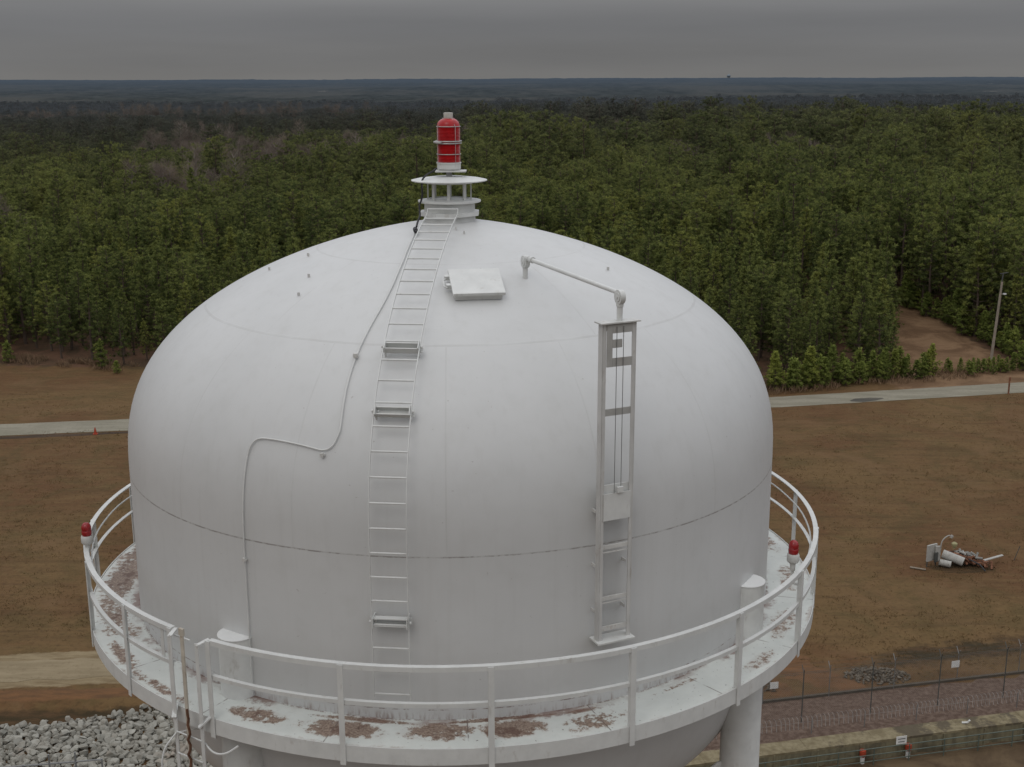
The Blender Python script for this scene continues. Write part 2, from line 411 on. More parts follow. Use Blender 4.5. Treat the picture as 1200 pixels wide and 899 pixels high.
# ------------------------------------------------------------------ guardrail round the walkway
gr = thing('guardrail', (0, 0, ZDECK), 'white two-bar steel guardrail ringing the tank walkway', 'guardrail')
A0, A1 = -29.6, 360-36.3       # the gap at the head of the outer ladder
zt = 28.37
MB().ring([(RDECK+.004, zt), (RDECK-.066, zt), (RDECK-.066, zt-.010), (RDECK-.006, zt-.010), (RDECK-.006, zt-.062), (RDECK+.004, zt-.062)], A0, A1, 150).build('top_rail', M_WHITE, gr)
MB().ring([(RDECK-.004, 27.90), (RDECK-.058, 27.90), (RDECK-.058, 27.891), (RDECK-.013, 27.891), (RDECK-.013, 27.85), (RDECK-.004, 27.85)], A0, A1, 150).build('mid_rail', M_WHITE, gr)
def post(az, z0=27.06, z1=28.36, r=RDECK+.012):
    M = Matrix.Rotation(R(az), 3, 'Z'); c = polar(az, r, (z0+z1)/2)
    m = MB().box(c, (.07, .012, z1-z0), M)
    m.box(polar(az, r-.033, (z0+.24+z1-.012)/2) + M @ Vector((-.031, 0, 0)), (.008, .052, z1-z0-.252), M)
    return m.build('post', M_WHITE, gr)
for k in range(20):
    az = 6.7 + 18*k
    if az > 180: az -= 360
    if abs(az+29.3) < 1: continue
    post(az)
post(-29.7); post(-36.6)
# stub of flat bar by the gate and the gate's inner stanchions
MB().box(polar(-38.6, RDECK-.03, 28.14), (.06, .01, .46), Matrix.Rotation(R(-38.6), 3, 'Z')).build('stub_plate', M_WHITE, gr)

# conduit tied under the rear of the rail
mbc = MB(); mbc.tube([polar(a_, RDECK-.10, 28.22+.004*math.sin(a_*.5)) for a_ in range(62, 327, 3)], .013, 6)
tag(mbc.build('lamp_conduit', M_WHITE, smooth=True), 'thin white conduit running just below the rear top rail between the two lamps', 'conduit')

# ------------------------------------------------------------------ outer ladder up to the walkway gap
gz_up = Vector((0, 0, 1))
ol = thing('access_ladder', tuple(polar(-33.1, 5.78, 0)), 'white vertical ladder rising from below to the walkway gate', 'ladder')
for s, zt2 in ((-1, 28.33), (1, 28.33)):
    azb = -33.1+s*2.25
    m = MB(); m.bar(polar(azb, 5.77, -.05), polar(azb+.1*s, 5.75, zt2), .058, .012, polar(azb, 1, 0))
    m.bar(polar(azb+.1*s, 5.76, zt2-.02), polar(azb+.75*s, 5.60, zt2+.02), .055, .012, gz_up)
    m.bar(polar(azb-.05*s, 5.79, 27.22), polar(azb+.9*s, 5.66, 27.34), .06, .02, gz_up)
    m.build('side_rail', M_WHITE, ol)
for k in range(90):
    z = 27.02 - .3*k
    MB().tube([polar(-35.3, 5.76, z), polar(-30.9, 5.76, z)], .011, 6).build('rung', M_WHITE, ol, smooth=True)
for z in (27.0,):
    MB().tube([polar(-35.3, 5.75, z), polar(-34, 5.50, z-.02), polar(-32, 5.46, z-.02), polar(-30.0, 5.60, z)], .012, 6).build('standoff', M_WHITE, ol, smooth=True)
hoop = MB().tube(smooth_pts([polar(-35.4, 5.76, 27.0), polar(-36.1, 5.95, 26.8), polar(-35.9, 5.99, 26.4), polar(-34.9, 5.90, 26.1), polar(-34.2, 5.80, 25.9)]), .013, 6)
hoop.build('bent_bracket', M_WHITE, ol, smooth=True)
t_ = MB().bar(polar(-33.0, 5.80, 0), polar(-32.6, 5.80, 28.50), .05, .02, polar(-33, 1, 0)).bar(polar(-32.6, 5.80, 28.42), polar(-32.6, 5.80, 28.51), .075, .03, polar(-33, 1, 0))
tag(t_.build('safety_rail', M_RUSTY), 'rust streaked upright rail in the middle of the walkway gate', 'fall arrest rail')
pts = [polar(-32.3+.12*math.sin(k*1.9)+.1*math.sin(k*.43), 5.83+.015*math.sin(k*2.3), 27.45-.07*k) for k in range(28)]
tag(MB().tube(pts, .017, 6).build('hanging_chain', M_RUST, smooth=True), 'brown rusted chain hanging beside the outer ladder rungs', 'chain')
pts = [polar(-31, 5.70, 26.96), polar(-29, 5.76, 26.90), polar(-27.2, 5.74, 26.93), polar(-25.8, 5.66, 27.04)]
tag(MB().tube(smooth_pts(pts), .014, 6).build('drip_tube', M_WHITE, smooth=True), 'short curved white tube under the deck edge beside the ladder', 'tube')

# ------------------------------------------------------------------ ladder over the tank
rl = thing('roof_ladder', (-.55, -5.06, 27.7), 'white ladder curving up the front of the tank to the crown vent', 'ladder')
LD = Vector((-.1, -1, 0)).normalized(); LX = Vector((-LD.y, LD.x, 0))      # outward and sideways
if LX.x < 0: LX = -LX
L0 = Vector((-.05, 0, 0))
path = []
for k in range(60):
    z = 27.66 + (ZS-27.66)*k/59; path.append((TR+.16, z))
for k in range(1, 140):
    s = k/140; r = TR*math.cos(s*PI/2)
    if r < .50: break
    a_, b_ = roof_normal(min(r, TR-.01)); off = .16
    path.append((r+a_*off, roof_z(r)+b_*off))
path.append((.46, 33.13))
acc = [0.0]
for p, q in zip(path, path[1:]): acc.append(acc[-1]+math.hypot(q[0]-p[0], q[1]-p[1]))
def at(s):
    s = max(0, min(acc[-1]-1e-4, s))
    i = max(j for j in range(len(acc)) if acc[j] <= s); i = min(i, len(path)-2); f = (s-acc[i])/(acc[i+1]-acc[i])
    r = path[i][0]*(1-f)+path[i+1][0]*f; z = path[i][1]*(1-f)+path[i+1][1]*f
    t = Vector((path[i+1][0]-path[i][0], path[i+1][1]-path[i][1])).normalized()
    T = (LD*t.x + Vector((0, 0, t.y))).normalized(); N = LX.cross(T)
    if N.dot(LD) + N.z < 0: N = -N
    return L0 + LD*r + Vector((0, 0, z)), T, N
HALF = .225
for s in (-1, 1):
    m = MB(); prev = None
    rows = []
    for k in range(121):
        P, T, N = at(acc[-1]*k/120)
        for dx, dn in ((-.005, -.016), (.005, -.016), (.005, .016), (-.005, .016)):
            rows.append(P + LX*(s*HALF+dx) + N*dn)
    fs = [(4*i+j, 4*i+(j+1) % 4, 4*i+4+(j+1) % 4, 4*i+4+j) for i in range(120) for j in range(4)]
    m.add(rows, fs + [(0, 1, 2, 3), (480, 483, 482, 481)]); m.build('side_rail', M_WHITE, rl)
nr_ = int(acc[-1]/.305)
for k in range(nr_+1):
    P, T, N = at(.06+k*.305)
    MB().tube([P-LX*HALF, P+LX*HALF], .0125, 8).build('rung', M_WHITE, rl, smooth=True)
def s_of(z=None, r=None):
    best = min(range(len(path)), key=lambda i: abs(path[i][1]-z) if z else abs(path[i][0]-r)); return acc[best]
for s_ in (s_of(z=28.66), s_of(z=31.15), s_of(r=3.92)):
    P, T, N = at(s_)
    m = MB(); Mx = Matrix((LX, T, N)).transposed()
    m.box(P - N*.03 + T*.045, (.44, .012, .09), Mx); m.box(P - N*.03 - T*.045, (.44, .012, .09), Mx)
    m.box(P - N*.078 - T*0, (.36, .08, .01), Mx)
    for q in (-1, 1):
        m.box(P + LX*q*(HALF-.015) - N*.05, (.012, .13, .19), Mx)
        m.box(P + LX*q*(HALF+.016) - N*.06, (.035, .09, .012), Mx)
        m.tube([P + LX*q*(HALF+.01) - N*.01, P + LX*q*(HALF+.03) - N*.01], .02, 8)
    m.build('standoff_bracket', M_WHITE, rl)

# ------------------------------------------------------------------ conduit across the tank and the beacon cable
def on_roof(x, y, off=.03):
    r = math.hypot(x, y)
    if r >= TR-.02: return None
    a_, b_ = roof_normal(r); u = Vector((x/r, y/r, 0)); return Vector((x, y, roof_z(r))) + u*a_*off + Vector((0, 0, b_*off))
cp = [(-.48, -.85), (-.53, -1.4), (-.585, -2.0), (-.70, -2.77), (-.92, -3.42), (-1.02, -3.74), (-1.10, -4.05), (-1.13, -4.28), (-1.15, -4.45)]
pts = [on_roof(*q) for q in cp]
low = [(-14.6, 30.86), (-15.2, 30.72), (-16.5, 30.66), (-19, 30.69), (-22, 30.715), (-25, 30.725), (-27.6, 30.72), (-28.8, 30.66), (-29.25, 30.52), (-29.25, 30.2), (-29.25, 29.8)]
pts += [polar(a_, roof_r(z)+.03, z) for a_, z in low]
pts += [polar(-29.3, TR+.03, z) for z in (29.4, 28.8, 28.2, 27.6, 27.31)]
cond = thing('conduit', tuple(pts[-1]), 'thin white conduit with an S bend running down the tank face left of the ladder', 'conduit')
MB().tube(smooth_pts(pts), .0105, 8).build('pipe', M_WHITE, cond, smooth=True)
jb = on_roof(-1.02, -3.75, .05); MB().lathe([(.0, jb.z-.03), (.032, jb.z-.03), (.036, jb.z), (.032, jb.z+.025), (0, jb.z+.03)], 14, (jb.x, jb.y)).build('junction_box', M_CHIP, cond, smooth=True)
for a_, z in ((-29.3, 29.18), (-29.5, 27.95), (-16.6, 30.62)):
    r = roof_r(z)+.035; M = Matrix.Rotation(R(a_), 3, 'Z')
    MB().box(polar(a_, r, z), (.06, .03, .025), M).tube([polar(a_, r+.01, z-.025), polar(a_, r+.01, z+.025)], .018, 8).build('pipe_clamp', M_CHIP, cond)
kb = on_roof(-.46, -.86, .05)
pts = [Vector((-.20, -.10, 33.70)), Vector((-.25, -.16, 33.66)), Vector((-.36, -.26, 33.61)), Vector((-.415, -.33, 33.53)), Vector((-.40, -.34, 33.35)), Vector((-.42, -.30, 33.25)), Vector((-.46, -.28, 33.17)), Vector((-.45, -.30, 33.06)), Vector((-.44, -.42, 33.02)), Vector((-.46, -.70, 32.96)), Vector((-.46, -.86, 32.92))]
tag(MB().tube(smooth_pts(pts), .015, 8).build('power_cable', M_BLACK, smooth=True), 'black taped cable hanging from the red beacon over the vent cap', 'cable')
tag(MB().tube([kb + Vector((-.02, .05, .02)), kb + Vector((0, -.06, .0))], .035, 10).tube([kb + Vector((0, -.06, 0)), kb + Vector((0, -.12, -.005))], .022, 10).build('cable_connector', M_BLACK, smooth=True), 'small black plug where the beacon cable meets the conduit', 'connector')

# ------------------------------------------------------------------ beacon
bc = thing('warning_beacon', (VX[0], 0, 33.575), 'large red glass aircraft warning beacon on top of the white vent cap', 'beacon')
MB().lathe([(.0, 33.576), (.045, 33.576), (.04, 33.66), (.0, 33.66)], 16, VX).build('stem', M_WHITE, bc, smooth=True)
bs = MB().lathe([(.0, 33.645), (.155, 33.645), (.155, 33.672), (.178, 33.69), (.178, 33.765), (.186, 33.768), (.186, 33.785), (.0, 33.785)], 32, VX)
bs.build('base_drum', M_WHITE, bc, smooth=True)
MB().box((VX[0]+.03, -.02, 33.655), (.46, .28, .02)).build('base_flange', M_WHITE, bc)
pr = [(.0, 33.786), (.168, 33.786)]
for k in range(26):
    z = 33.79+.52*k/26; pr += [(.166, z), (.1755, z+.010)]
pr += [(.17, 34.315), (.166, 34.345), (.150, 34.38), (.12, 34.408), (.085, 34.425), (.0, 34.43)]
MB().lathe(pr, 40, VX).build('red_lens', M_RED, bc, smooth=True, angle=25)
def torus(z, r, q, n=40): return [Vector((VX[0]+r*math.sin(2*PI*k/n), -r*math.cos(2*PI*k/n), z)) for k in range(n)]
for z, r, q in ((34.31, .179, .006), (34.095, .190, .010), (34.065, .190, .009), (33.905, .180, .006)):
    MB().tube(torus(z, r, q), q, 8, closed=True).build('guard_ring', M_STEEL, bc, smooth=True)
MB().tube(torus(34.08, .215, .012)[26:38], .016, 8).build('ring_latch', M_STEEL, bc, smooth=True)
for k in range(4):
    a = R(35+k*90); x, y = VX[0]+.19*math.sin(a), -.19*math.cos(a)
    MB().tube([(x, y, 33.78), (x, y, 34.31), (VX[0]+.09*math.sin(a), -.09*math.cos(a), 34.44)], .0035, 6).build('guard_rod', M_STEEL, bc, smooth=True)
MB().lathe([(.0, 34.42), (.068, 34.42), (.07, 34.50), (.064, 34.512), (.0, 34.514)], 20, VX).build('top_cap', M_CAPG, bc, smooth=True, angle=50)

# two obstruction lamps on the guardrail
def lamp(az, r, label):
    p = polar(az, r, 28.42); t = thing('obstruction_lamp', tuple(p), label, 'lamp', 'red lamps on the guardrail')
    c = (p.x, p.y)
    MB().lathe([(0, 28.55), (.062, 28.55), (.07, 28.57), (.072, 28.62), (.066, 28.63), (.07, 28.64), (.07, 28.68), (.058, 28.72), (.03, 28.745), (0, 28.75)], 20, c).build('red_lens', M_REDD, t, smooth=True)
    MB().lathe([(0, 28.30), (.035, 28.30), (.04, 28.40), (.075, 28.43), (.088, 28.45), (.088, 28.53), (.076, 28.552), (0, 28.552)], 22, c).build('lamp_base', M_CHIP, t, smooth=True)
    q = polar(az, RDECK-.02, 28.30)
    MB().tube([(p.x, p.y, 28.32), (p.x, p.y, 28.16), polar(az, r-.0, 28.12), q + Vector((0, 0, -.20))], .022, 8).build('bracket_pipe', M_WHITE, t, smooth=True)
lamp(-71, 5.60, 'small red lamp on the rail left of the tank, above the brown field')
lamp(61.5, 5.50, 'small red lamp inside the rail on the right of the tank, above the white deck')

# ------------------------------------------------------------------ level gauge
GA = 25.0; GR = 5.12
gt = Vector((math.cos(R(GA)), math.sin(R(GA)), 0)); gn = polar(GA, 1, 0); gz = Vector((0, 0, 1))
GM = Matrix((gt, gn, gz)).transposed(); GC = gn*GR
lg = thing('level_gauge', tuple(GC + gz*28.25), 'tall white and grey level gauge frame marked E on the tank face', 'gauge')
def gp(x, d, z): return GC + gt*x + gn*d + gz*z
for s in (-1, 1):
    m = MB(); m.box(gp(s*.225, -.03, 30.24), (.010, .09, 3.98), GM); m.box(gp(s*.196, .012, 30.24), (.042, .010, 3.98), GM)
    m.build('side_channel', M_GAUGE, lg)
MB().box(gp(0, -.03, 32.245), (.53, .17, .016), GM).build('top_plate', M_CHIP, lg)
MB().box(gp(0, -.03, 28.24), (.52, .24, .022), GM).build('foot_plate', M_WHITE, lg)
MB().box(gp(0, .010, 32.19), (.35, .012, .08), GM).build('head_plate', M_GREYW, lg)
e = MB(); y_ = .022
for x0, x1, z0, z1 in ((-.172, -.095, 31.72, 32.225), (-.094, .17, 32.12, 32.225), (-.094, .035, 31.945, 32.045), (-.094, .17, 31.72, 31.825)):
    e.box(gp((x0+x1)/2, y_, (z0+z1)/2), (x1-x0-.001, .010, z1-z0), GM)
e.build('letter_e', M_GREYW, lg, label='grey letter E')
for z, h in ((31.165, .085), (29.47, .05), (29.40, .012), (28.80, .05), (28.74, .012), (28.40, .06)):
    MB().box(gp(0, .0, z), (.38, .014, h), GM).build('cross_bar', M_GREYW if z > 30 else M_CHIP, lg)
MB().box(gp(.0, .028, 29.99), (.37, .012, .34), GM).build('target_plate', M_WHITE, lg)
MB().box(gp(.0, -.015, 30.20), (.36, .012, .12), GM).box(gp(.03, .045, 30.20), (.08, .03, .07), GM).build('target_carrier', M_WHITE, lg)
for x in (-.045, .045):
    MB().tube([gp(x, .035, 32.2), gp(x, .035, 30.16)], .0045, 5).build('wire', M_WIRE, lg)
for z in (29.9, 29.2, 28.6):
    for q in (-1, 1):
        MB().bar(gp(q*.212, -.11, z), gp(q*.212, TR-GR-.02, z), .012, .04, gz).build('wall_bracket', M_CHIP, lg)
# float pipe from the roof to the head of the gauge
fp = thing('float_pipe', (1.10, -2.21, roof_z(2.47)), 'white cable pipe with two round pulley housings running from roof to gauge', 'pipe')
a0 = Vector((1.10, -2.21, roof_z(2.47))); a1 = gp(.03, -.04, 32.26)
ht = Vector((1.12, -2.27, 32.60)); h2 = Vector((a1.x, a1.y, 32.56))
MB().tube([a0-gz*.02, a0+gz*.16], .036, 12).tube([a0+gz*.15, a0+gz*.17], .048, 12).build('riser', M_WHITE, fp, smooth=True)
MB().tube([a1-gz*.01, a1+gz*.20], .036, 12).tube([a1+gz*.16, a1+gz*.22], .045, 12).build('riser', M_WHITE, fp, smooth=True)
d = (h2-ht).normalized(); sd_ = d.cross(gz).normalized()
for hc in (a0+gz*.22, a1+gz*.27):
    hcx = hc
    k = MB().tube([hcx - sd_*.032, hcx + sd_*.032], .085, 24).tube([hcx - sd_*.042, hcx + sd_*.042], .055, 20)
    k.tube([hcx - sd_*.05, hcx + sd_*.05], .02, 10)
    k.build('pulley_housing', M_WHITE, fp, smooth=True)
s0 = a0+gz*.275; s1 = a1+gz*.315
MB().tube([s0, s1], .029, 14).tube([s0 + d*.16, s0 + d*.24], .043, 14).tube([s0 + d*.0, s0 + d*.12], .036, 14).tube([s1 - d*.06, s1], .036, 14).build('pipe', M_WHITE, fp, smooth=True)

# ================================================================== THE LAND
def fbm(x, y, s=1.0, o=4):
    v = 0; a_ = .5
    for _ in range(o):
        v += a_*mnoise.noise(Vector((x*s, y*s, 3.7))); s *= 2.03; a_ *= .5
    return v
WX0, WY0, WSL = 14.5, 40.0, .2267          # line of the channel wall's lower face: y = WY0 + WSL*(x-WX0)
def wall_y(x): return WY0 + WSL*(x-WX0)
def sstep(a_, b_, x):
    t = max(0, min(1, (x-a_)/(b_-a_))); return t*t*(3-2*t)
def terrain(x, y):
    z = 0.0
    d = math.hypot(x, y)
    # the drop in front of the channel wall
    z -= 1.05*sstep(wall_y(x)+.65, wall_y(x)+.20, y)*sstep(4, 9, x)
    # shallow bank below the gravel drive on the left
    z -= .8*sstep(47.6, 44.5, y)*sstep(-6, -14, x)
    z += 3.2*sstep(126, 190, y)*sstep(36, 54, x)*(1-.6*sstep(66, 100, x))*(1-sstep(195, 290, y))
    if d > 180:
        k = sstep(180, 900, d)
        z += k*2.5*mnoise.noise(Vector((x*.0021, y*.0021, .3))) + k*1.8*mnoise.noise(Vector((x*.006, y*.006, 5)))
        z += 14*sstep(1300, 3000, d)*mnoise.noise(Vector((x*.0006, y*.0021, 9))) 
        z += 12.5*sstep(1500, 9000, d) - 17*sstep(180, 1900, d)*(1-sstep(2600, 7500, d))
        z += 6*sstep(5000, 10000, d)*mnoise.noise(Vector((x*.0004, y*.0002, 2)))
    return z

def axis(fine0, fine1, step, far, grow=1.22):
    a_ = list(np.arange(fine0, fine1+.01, step)); s = step
    while a_[-1] < far: s = min(s*grow, 260); a_.append(a_[-1]+s)
    s = step; lo = []
    x = fine0
    while x > -far*.8: s = min(s*grow, 320); x -= s; lo.append(x)
    return lo[::-1] + a_
xs = axis(-46, 46, .7, 9000); ys0 = list(np.arange(28, 72, .55)); s = .55
while ys0[-1] < 14000: s = min(s*1.12, 160); ys0.append(ys0[-1]+s)
y = 28; s = .55; lo = []
while y > -300: s = s*1.3; y -= s; lo.append(y)
ys = lo[::-1] + ys0

def ground_mat():
    t = NT('dry_field_and_clay'); p = t.pos(); x, y, z = t.sep(p)
    n1 = t.noise(p, .055, 7, .62, 1.2); n2 = t.noise(p, .22, 7, .66, .8); n3 = t.noise(t.scale(p, (.35, 1.6, 1)), .9, 6, .68); n4 = t.noise(p, 3.0, 5, .7)
    mow = t.noise(t.scale(p, (.14, 1.7, 1)), .55, 5, .62, .6)
    c = t.mix(t.step(n1, .36, .64), (.104, .055, .026), (.128, .080, .036))
    c = t.mix(t.m_('MULTIPLY', t.step(n2, .44, .66), .5), c, (.066, .052, .021))
    c = t.mix(t.m_('MULTIPLY', t.step(n3, .46, .70), .45), c, (.150, .098, .044))
    c = t.mix(t.m_('MULTIPLY', t.step(mow, .50, .70), .38), c, (.060, .036, .018))
    c = t.mix(t.m_('MULTIPLY', t.step(n4, .48, .68), .45), c, (.052, .031, .016))
    c = t.mix(t.m_('MULTIPLY', t.step(t.noise(p, .8, 6, .7), .60, .72), .45), c, (.175, .118, .056))
    c = t.mix(t.m_('MULTIPLY', t.step(t.noise(p, .12, 6, .65, 1.5), .50, .66), .5), c, (.140, .085, .043))
    def at_(name):
        return t.add('ShaderNodeAttribute', attribute_type='GEOMETRY', attribute_name=name).outputs['Fac']
    edge = t.m_('MULTIPLY', t.m_('SUBTRACT', t.noise(p, .55, 5, .65), .5), .9)
    def zone(name, col, lo=.38, hi=.62):
        nonlocal c
        c = t.mix(t.step(t.m_('ADD', at_(name), t.m_('MULTIPLY', edge, 1.0)), lo, hi), c, col)
    straw = t.mix(t.step(n2, .4, .62), (.105, .058, .036), (.06, .040, .024))
    zone('straw', straw)
    clay = t.mix(t.step(n3, .36, .66), (.155, .080, .038), (.095, .055, .030)); zone('clay', clay)
    drk = t.mix(t.step(n3, .4, .66), (.040, .030, .016), (.085, .050, .026)); zone('dark', drk)
    mot = t.mix(t.step(n4, .35, .7), (.085, .056, .042), (.155, .112, .088)); zone('chips', mot, .42, .58)
    tan_ = t.mix(t.step(n2, .4, .65), (.125, .088, .052), (.060, .040, .025)); zone('tan', tan_)
    zone('brk', t.mix(t.step(n2, .36, .66), (.115, .068, .038), (.20, .125, .072)))
    zone('drive', t.mix(t.step(n3, .36, .64), (.155, .114, .065), (.235, .185, .112)))
    t.bump(n4, .5, .08)
    return t.fin(c, .95, 0, .1)

def zones(x, y):
    d = y - wall_y(x)
    zs_ = dict(straw=0., clay=0., dark=0., chips=0., tan=0., brk=0., drive=0.)
    ft = forest_line(x)
    zs_['straw'] = sstep(ft-4, ft+1, y)
    # orange clay scars beside the drive, and the washed track on the right
    if x < 2:
        u = (y-46.9-.04*(x+25))
        zs_['clay'] = max(0, 1-abs(u-.3)/1.0)
        zs_['dark'] = max(0, 1-abs(y-45.1-.03*(x+25))/1.7)
    else:
        for (x0, y0, x1, y1, wd) in ((15, 51.8, 19.3, 48.2, .7), (15.4, 54, 18.5, 50.4, .4), (17.3, 51.5, 21, 47.4, .8), (14, 50, 16.6, 47.2, .8), (17, 55.5, 19, 51, .35)):
            vx, vy = x1-x0, y1-y0; L2 = vx*vx+vy*vy; k = max(0, min(1, ((x-x0)*vx+(y-y0)*vy)/L2))
            dd = math.hypot(x-x0-k*vx, y-y0-k*vy); zs_['clay'] = max(zs_['clay'], .95*(1-sstep(wd*.4, wd*1.7, dd)))
        zs_['dark'] = max(.62*(1-sstep(.2, 3.4, abs(d-9.0)))*sstep(19, 25, x), .75*(1-sstep(.5, 1.6, math.hypot((x-33.8)/2.6, y-65.6))))
    if x > 3: zs_['chips'] = 1.0 if 1.0 < d < 5.75 - .045*(x-16) else 0.0
    zs_['tan'] = 1.0 if (d < .6 and x > 3) else 0.0
    # the cleared firebreak and the washed-out margins of the drive
    if 40 < x < 75 and 118 < y < 185:
        c0 = 55.5+.028*(y-125); hw = max(2.2, 10.5-.135*(y-122)); zs_['brk'] = 1-sstep(hw*.75, hw*1.2, abs(x-c0))
    if x < 10: zs_['drive'] = 1-sstep(1.6, 3.0, abs(y-(50.6+.09*(x+22.8)))) if x < 2 else 0.
    return zs_
def forest_line(x):
    pts = [(-200, 160), (-66, 137.5), (-47, 131), (-20, 126), (10, 121), (31, 121.5), (45, 125.5), (60, 131), (90, 139), (200, 170)]
    for (x0, y0), (x1, y1) in zip(pts, pts[1:]):
        if x0 <= x <= x1: return y0+(y1-y0)*(x-x0)/(x1-x0)
    return 165
V = [(x, y, terrain(x, y)) for y in ys for x in xs]; nx_, ny_ = len(xs), len(ys)
F = [(j*nx_+i, j*nx_+i+1, (j+1)*nx_+i+1, (j+1)*nx_+i) for j in range(ny_-1) for i in range(nx_-1)]
me = bpy.data.meshes.new('ground'); me.from_pydata(V, [], F); me.shade_smooth(); me.materials.append(ground_mat())
zz = [zones(v[0], v[1]) for v in V]
for key in ('straw', 'clay', 'dark', 'chips', 'tan', 'brk', 'drive'):
    at_ = me.attributes.new(key, 'FLOAT', 'POINT'); at_.data.foreach_set('value', np.array([q[key] for q in zz], dtype=np.float32))
ground = bpy.data.objects.new('ground', me); C.objects.link(ground); ground['kind'] = 'structure'

# strips lying on the ground
def strip(name, centre, mat, z=.02, n_across=6, jit=.12, seed=0):
    """centre: list of (x, y, half width)"""
    vs, fs = [], []
    pts = []
    for (x0, y0, w0), (x1, y1, w1) in zip(centre, centre[1:]):
        L = math.hypot(x1-x0, y1-y0); k = max(1, int(L/1.0))
        for i in range(k): f = i/k; pts.append((x0+(x1-x0)*f, y0+(y1-y0)*f, w0+(w1-w0)*f))
    pts.append(centre[-1])
    for i, (x, y, hw) in enumerate(pts):
        a_ = pts[max(0, i-2)]; b_ = pts[min(len(pts)-1, i+2)]; d = Vector((b_[0]-a_[0], b_[1]-a_[1])).normalized()
        nx, ny = -d.y, d.x
        for j in range(n_across+1):
            s = -1+2*j/n_across; ww = hw*(1+ (jit*fbm(x*.8+seed, y*.8+s*3, 1, 4) if abs(s) == 1 else 0))
            px, py = x+nx*s*ww, y+ny*s*ww; vs.append((px, py, terrain(px, py)+z))
    q = n_across+1
    for i in range(len(pts)-1):
        for j in range(n_across): fs.append((i*q+j, (i+1)*q+j, (i+1)*q+j+1, i*q+j+1))
    m = MB(); m.add(vs, fs); o = m.build(name, mat); o['kind'] = 'structure'; return o
def road_mat(name, a_, b_, c_):
    t = NT(name); p = t.pos(); n = t.noise(t.scale(p, (.3, 1.5, 1)), .5, 6, .6); n2 = t.noise(p, 2.5, 6, .7)
    c = t.mix(t.step(n, .35, .65), a_, b_); c = t.mix(t.m_('MULTIPLY', t.step(n2, .5, .7), .5), c, c_)
    t.bump(n2, .4, .03); return t.fin(c, .9, 0, .15)
M_ROAD = road_mat('pale_worn_asphalt', (.185, .170, .128), (.245, .225, .175), (.14, .125, .095))
M_GRAV = road_mat('sandy_drive', (.185, .145, .088), (.255, .205, .130), (.135, .10, .06))
strip('road', [(-150, 93, 2.3), (-52, 103.2, 2.25), (-39, 105.1, 2.25), (-10, 109.4, 2.2), (30, 113.3, 2.15), (60, 119.6, 2.2), (150, 140, 2.3)], M_ROAD, .02, jit=.10)
strip('gravel_drive', [(-90, 44.4, 1.3), (-40, 49.0, 1.3), (-30, 49.9, 1.4), (-22.8, 50.6, 1.4), (-12, 51.6, 1.4), (0, 52.6, 1.2), (8, 53.1, .5)], M_GRAV, .012, jit=.5)
M_PATCH = road_mat('dark_road_patch', (.07, .065, .055), (.10, .09, .075), (.05, .045, .04))
strip('road_patch', [(38.6, 113.7, .15), (39.6, 114.0, .75), (41.3, 114.5, .7), (42.6, 114.9, .15)], M_PATCH, .026, 4, .5)
# verge ditch along the near side of the road on the left
strip('road_ditch', [(-80, 97.3, .5), (-52, 100.2, .55), (-44, 101.3, .5), (-36, 102.6, .3)], road_mat('dark_verge', (.045, .03, .02), (.07, .045, .028), (.03, .024, .016)), .008, 3, .6)

# ------------------------------------------------------------------ rocks
def rock_mesh(seed, r=1.0):
    import bmesh
    bm = bmesh.new(); bmesh.ops.create_icosphere(bm, subdivisions=3, radius=r); rs = random.Random(seed)
    ax = Vector((rs.uniform(.9, 1.45), rs.uniform(.75, 1.15), rs.uniform(.6, .95)))
    planes = [(Vector((rs.gauss(0, 1), rs.gauss(0, 1), rs.gauss(0, 1))).normalized(), rs.uniform(.42, .74)) for _ in range(13)]
    for v in bm.verts:
        for n_, d_ in planes:
            k = v.co.dot(n_)
            if k > d_: v.co -= n_*(k-d_)
        v.co += v.co.normalized()*.03*mnoise.noise(v.co*2.2+Vector((seed, 0, 0)))
        v.co = Vector((v.co.x*ax.x, v.co.y*ax.y, v.co.z*ax.z))
    me = bpy.data.meshes.new('rock'); bm.to_mesh(me); bm.free(); return me
def rock_mat():
    t = NT('grey_limestone'); rnd = t.add('ShaderNodeObjectInfo').outputs['Random']
    p = t.pos(); n = t.noise(p, 3, 5, .65)
    c = t.mix(rnd, (.20, .195, .17), (.33, .32, .28)); c = t.mix(t.m_('MULTIPLY', t.step(n, .42, .7), .5), c, (.19, .165, .13))
    pn = t.noise(p, .35, 2); c = t.mix(t.m_('MULTIPLY', t.step(pn, .58, .68), .35), c, (.25, .185, .14))
    return t.fin(c, .9, 0, .15)
M_ROCK = rock_mat()
RM = [rock_mesh(k+1) for k in range(9)]
for m in RM: m.materials.append(M_ROCK)
rk = []
yy = 36.0
while yy < 46.2:
    xx = -38.0
    while xx < -9.5:
        x = xx+random.uniform(-.22, .22); y = yy+random.uniform(-.18, .18)
        top = 44.55+.17*(x+28.1)+.5*fbm(x*.4, 1.0, 1, 3)
        if y < top: rk.append((x, y))
        xx += .315
    yy += .255
def cproj(p):
    v = cam.matrix_world.inverted() @ Vector(p); f = 1441.5; return (600+f*v.x/-v.z, 449.5-f*v.y/-v.z)
vis, rest = [], []
for x, y in rk:
    u, v = cproj((x, y, terrain(x, y)))
    (vis if (-6 < u < 258 and 815 < v < 905) else rest).append((x, y, u, v))
big = []
for x, y, u, v in vis: big.append((x, y, .17+.17*random.random()**2.2, u, v))
big.sort(key=lambda q: -q[2]/math.hypot(q[0]-CAM.x, q[1]-CAM.y))
N_ROCK = 300
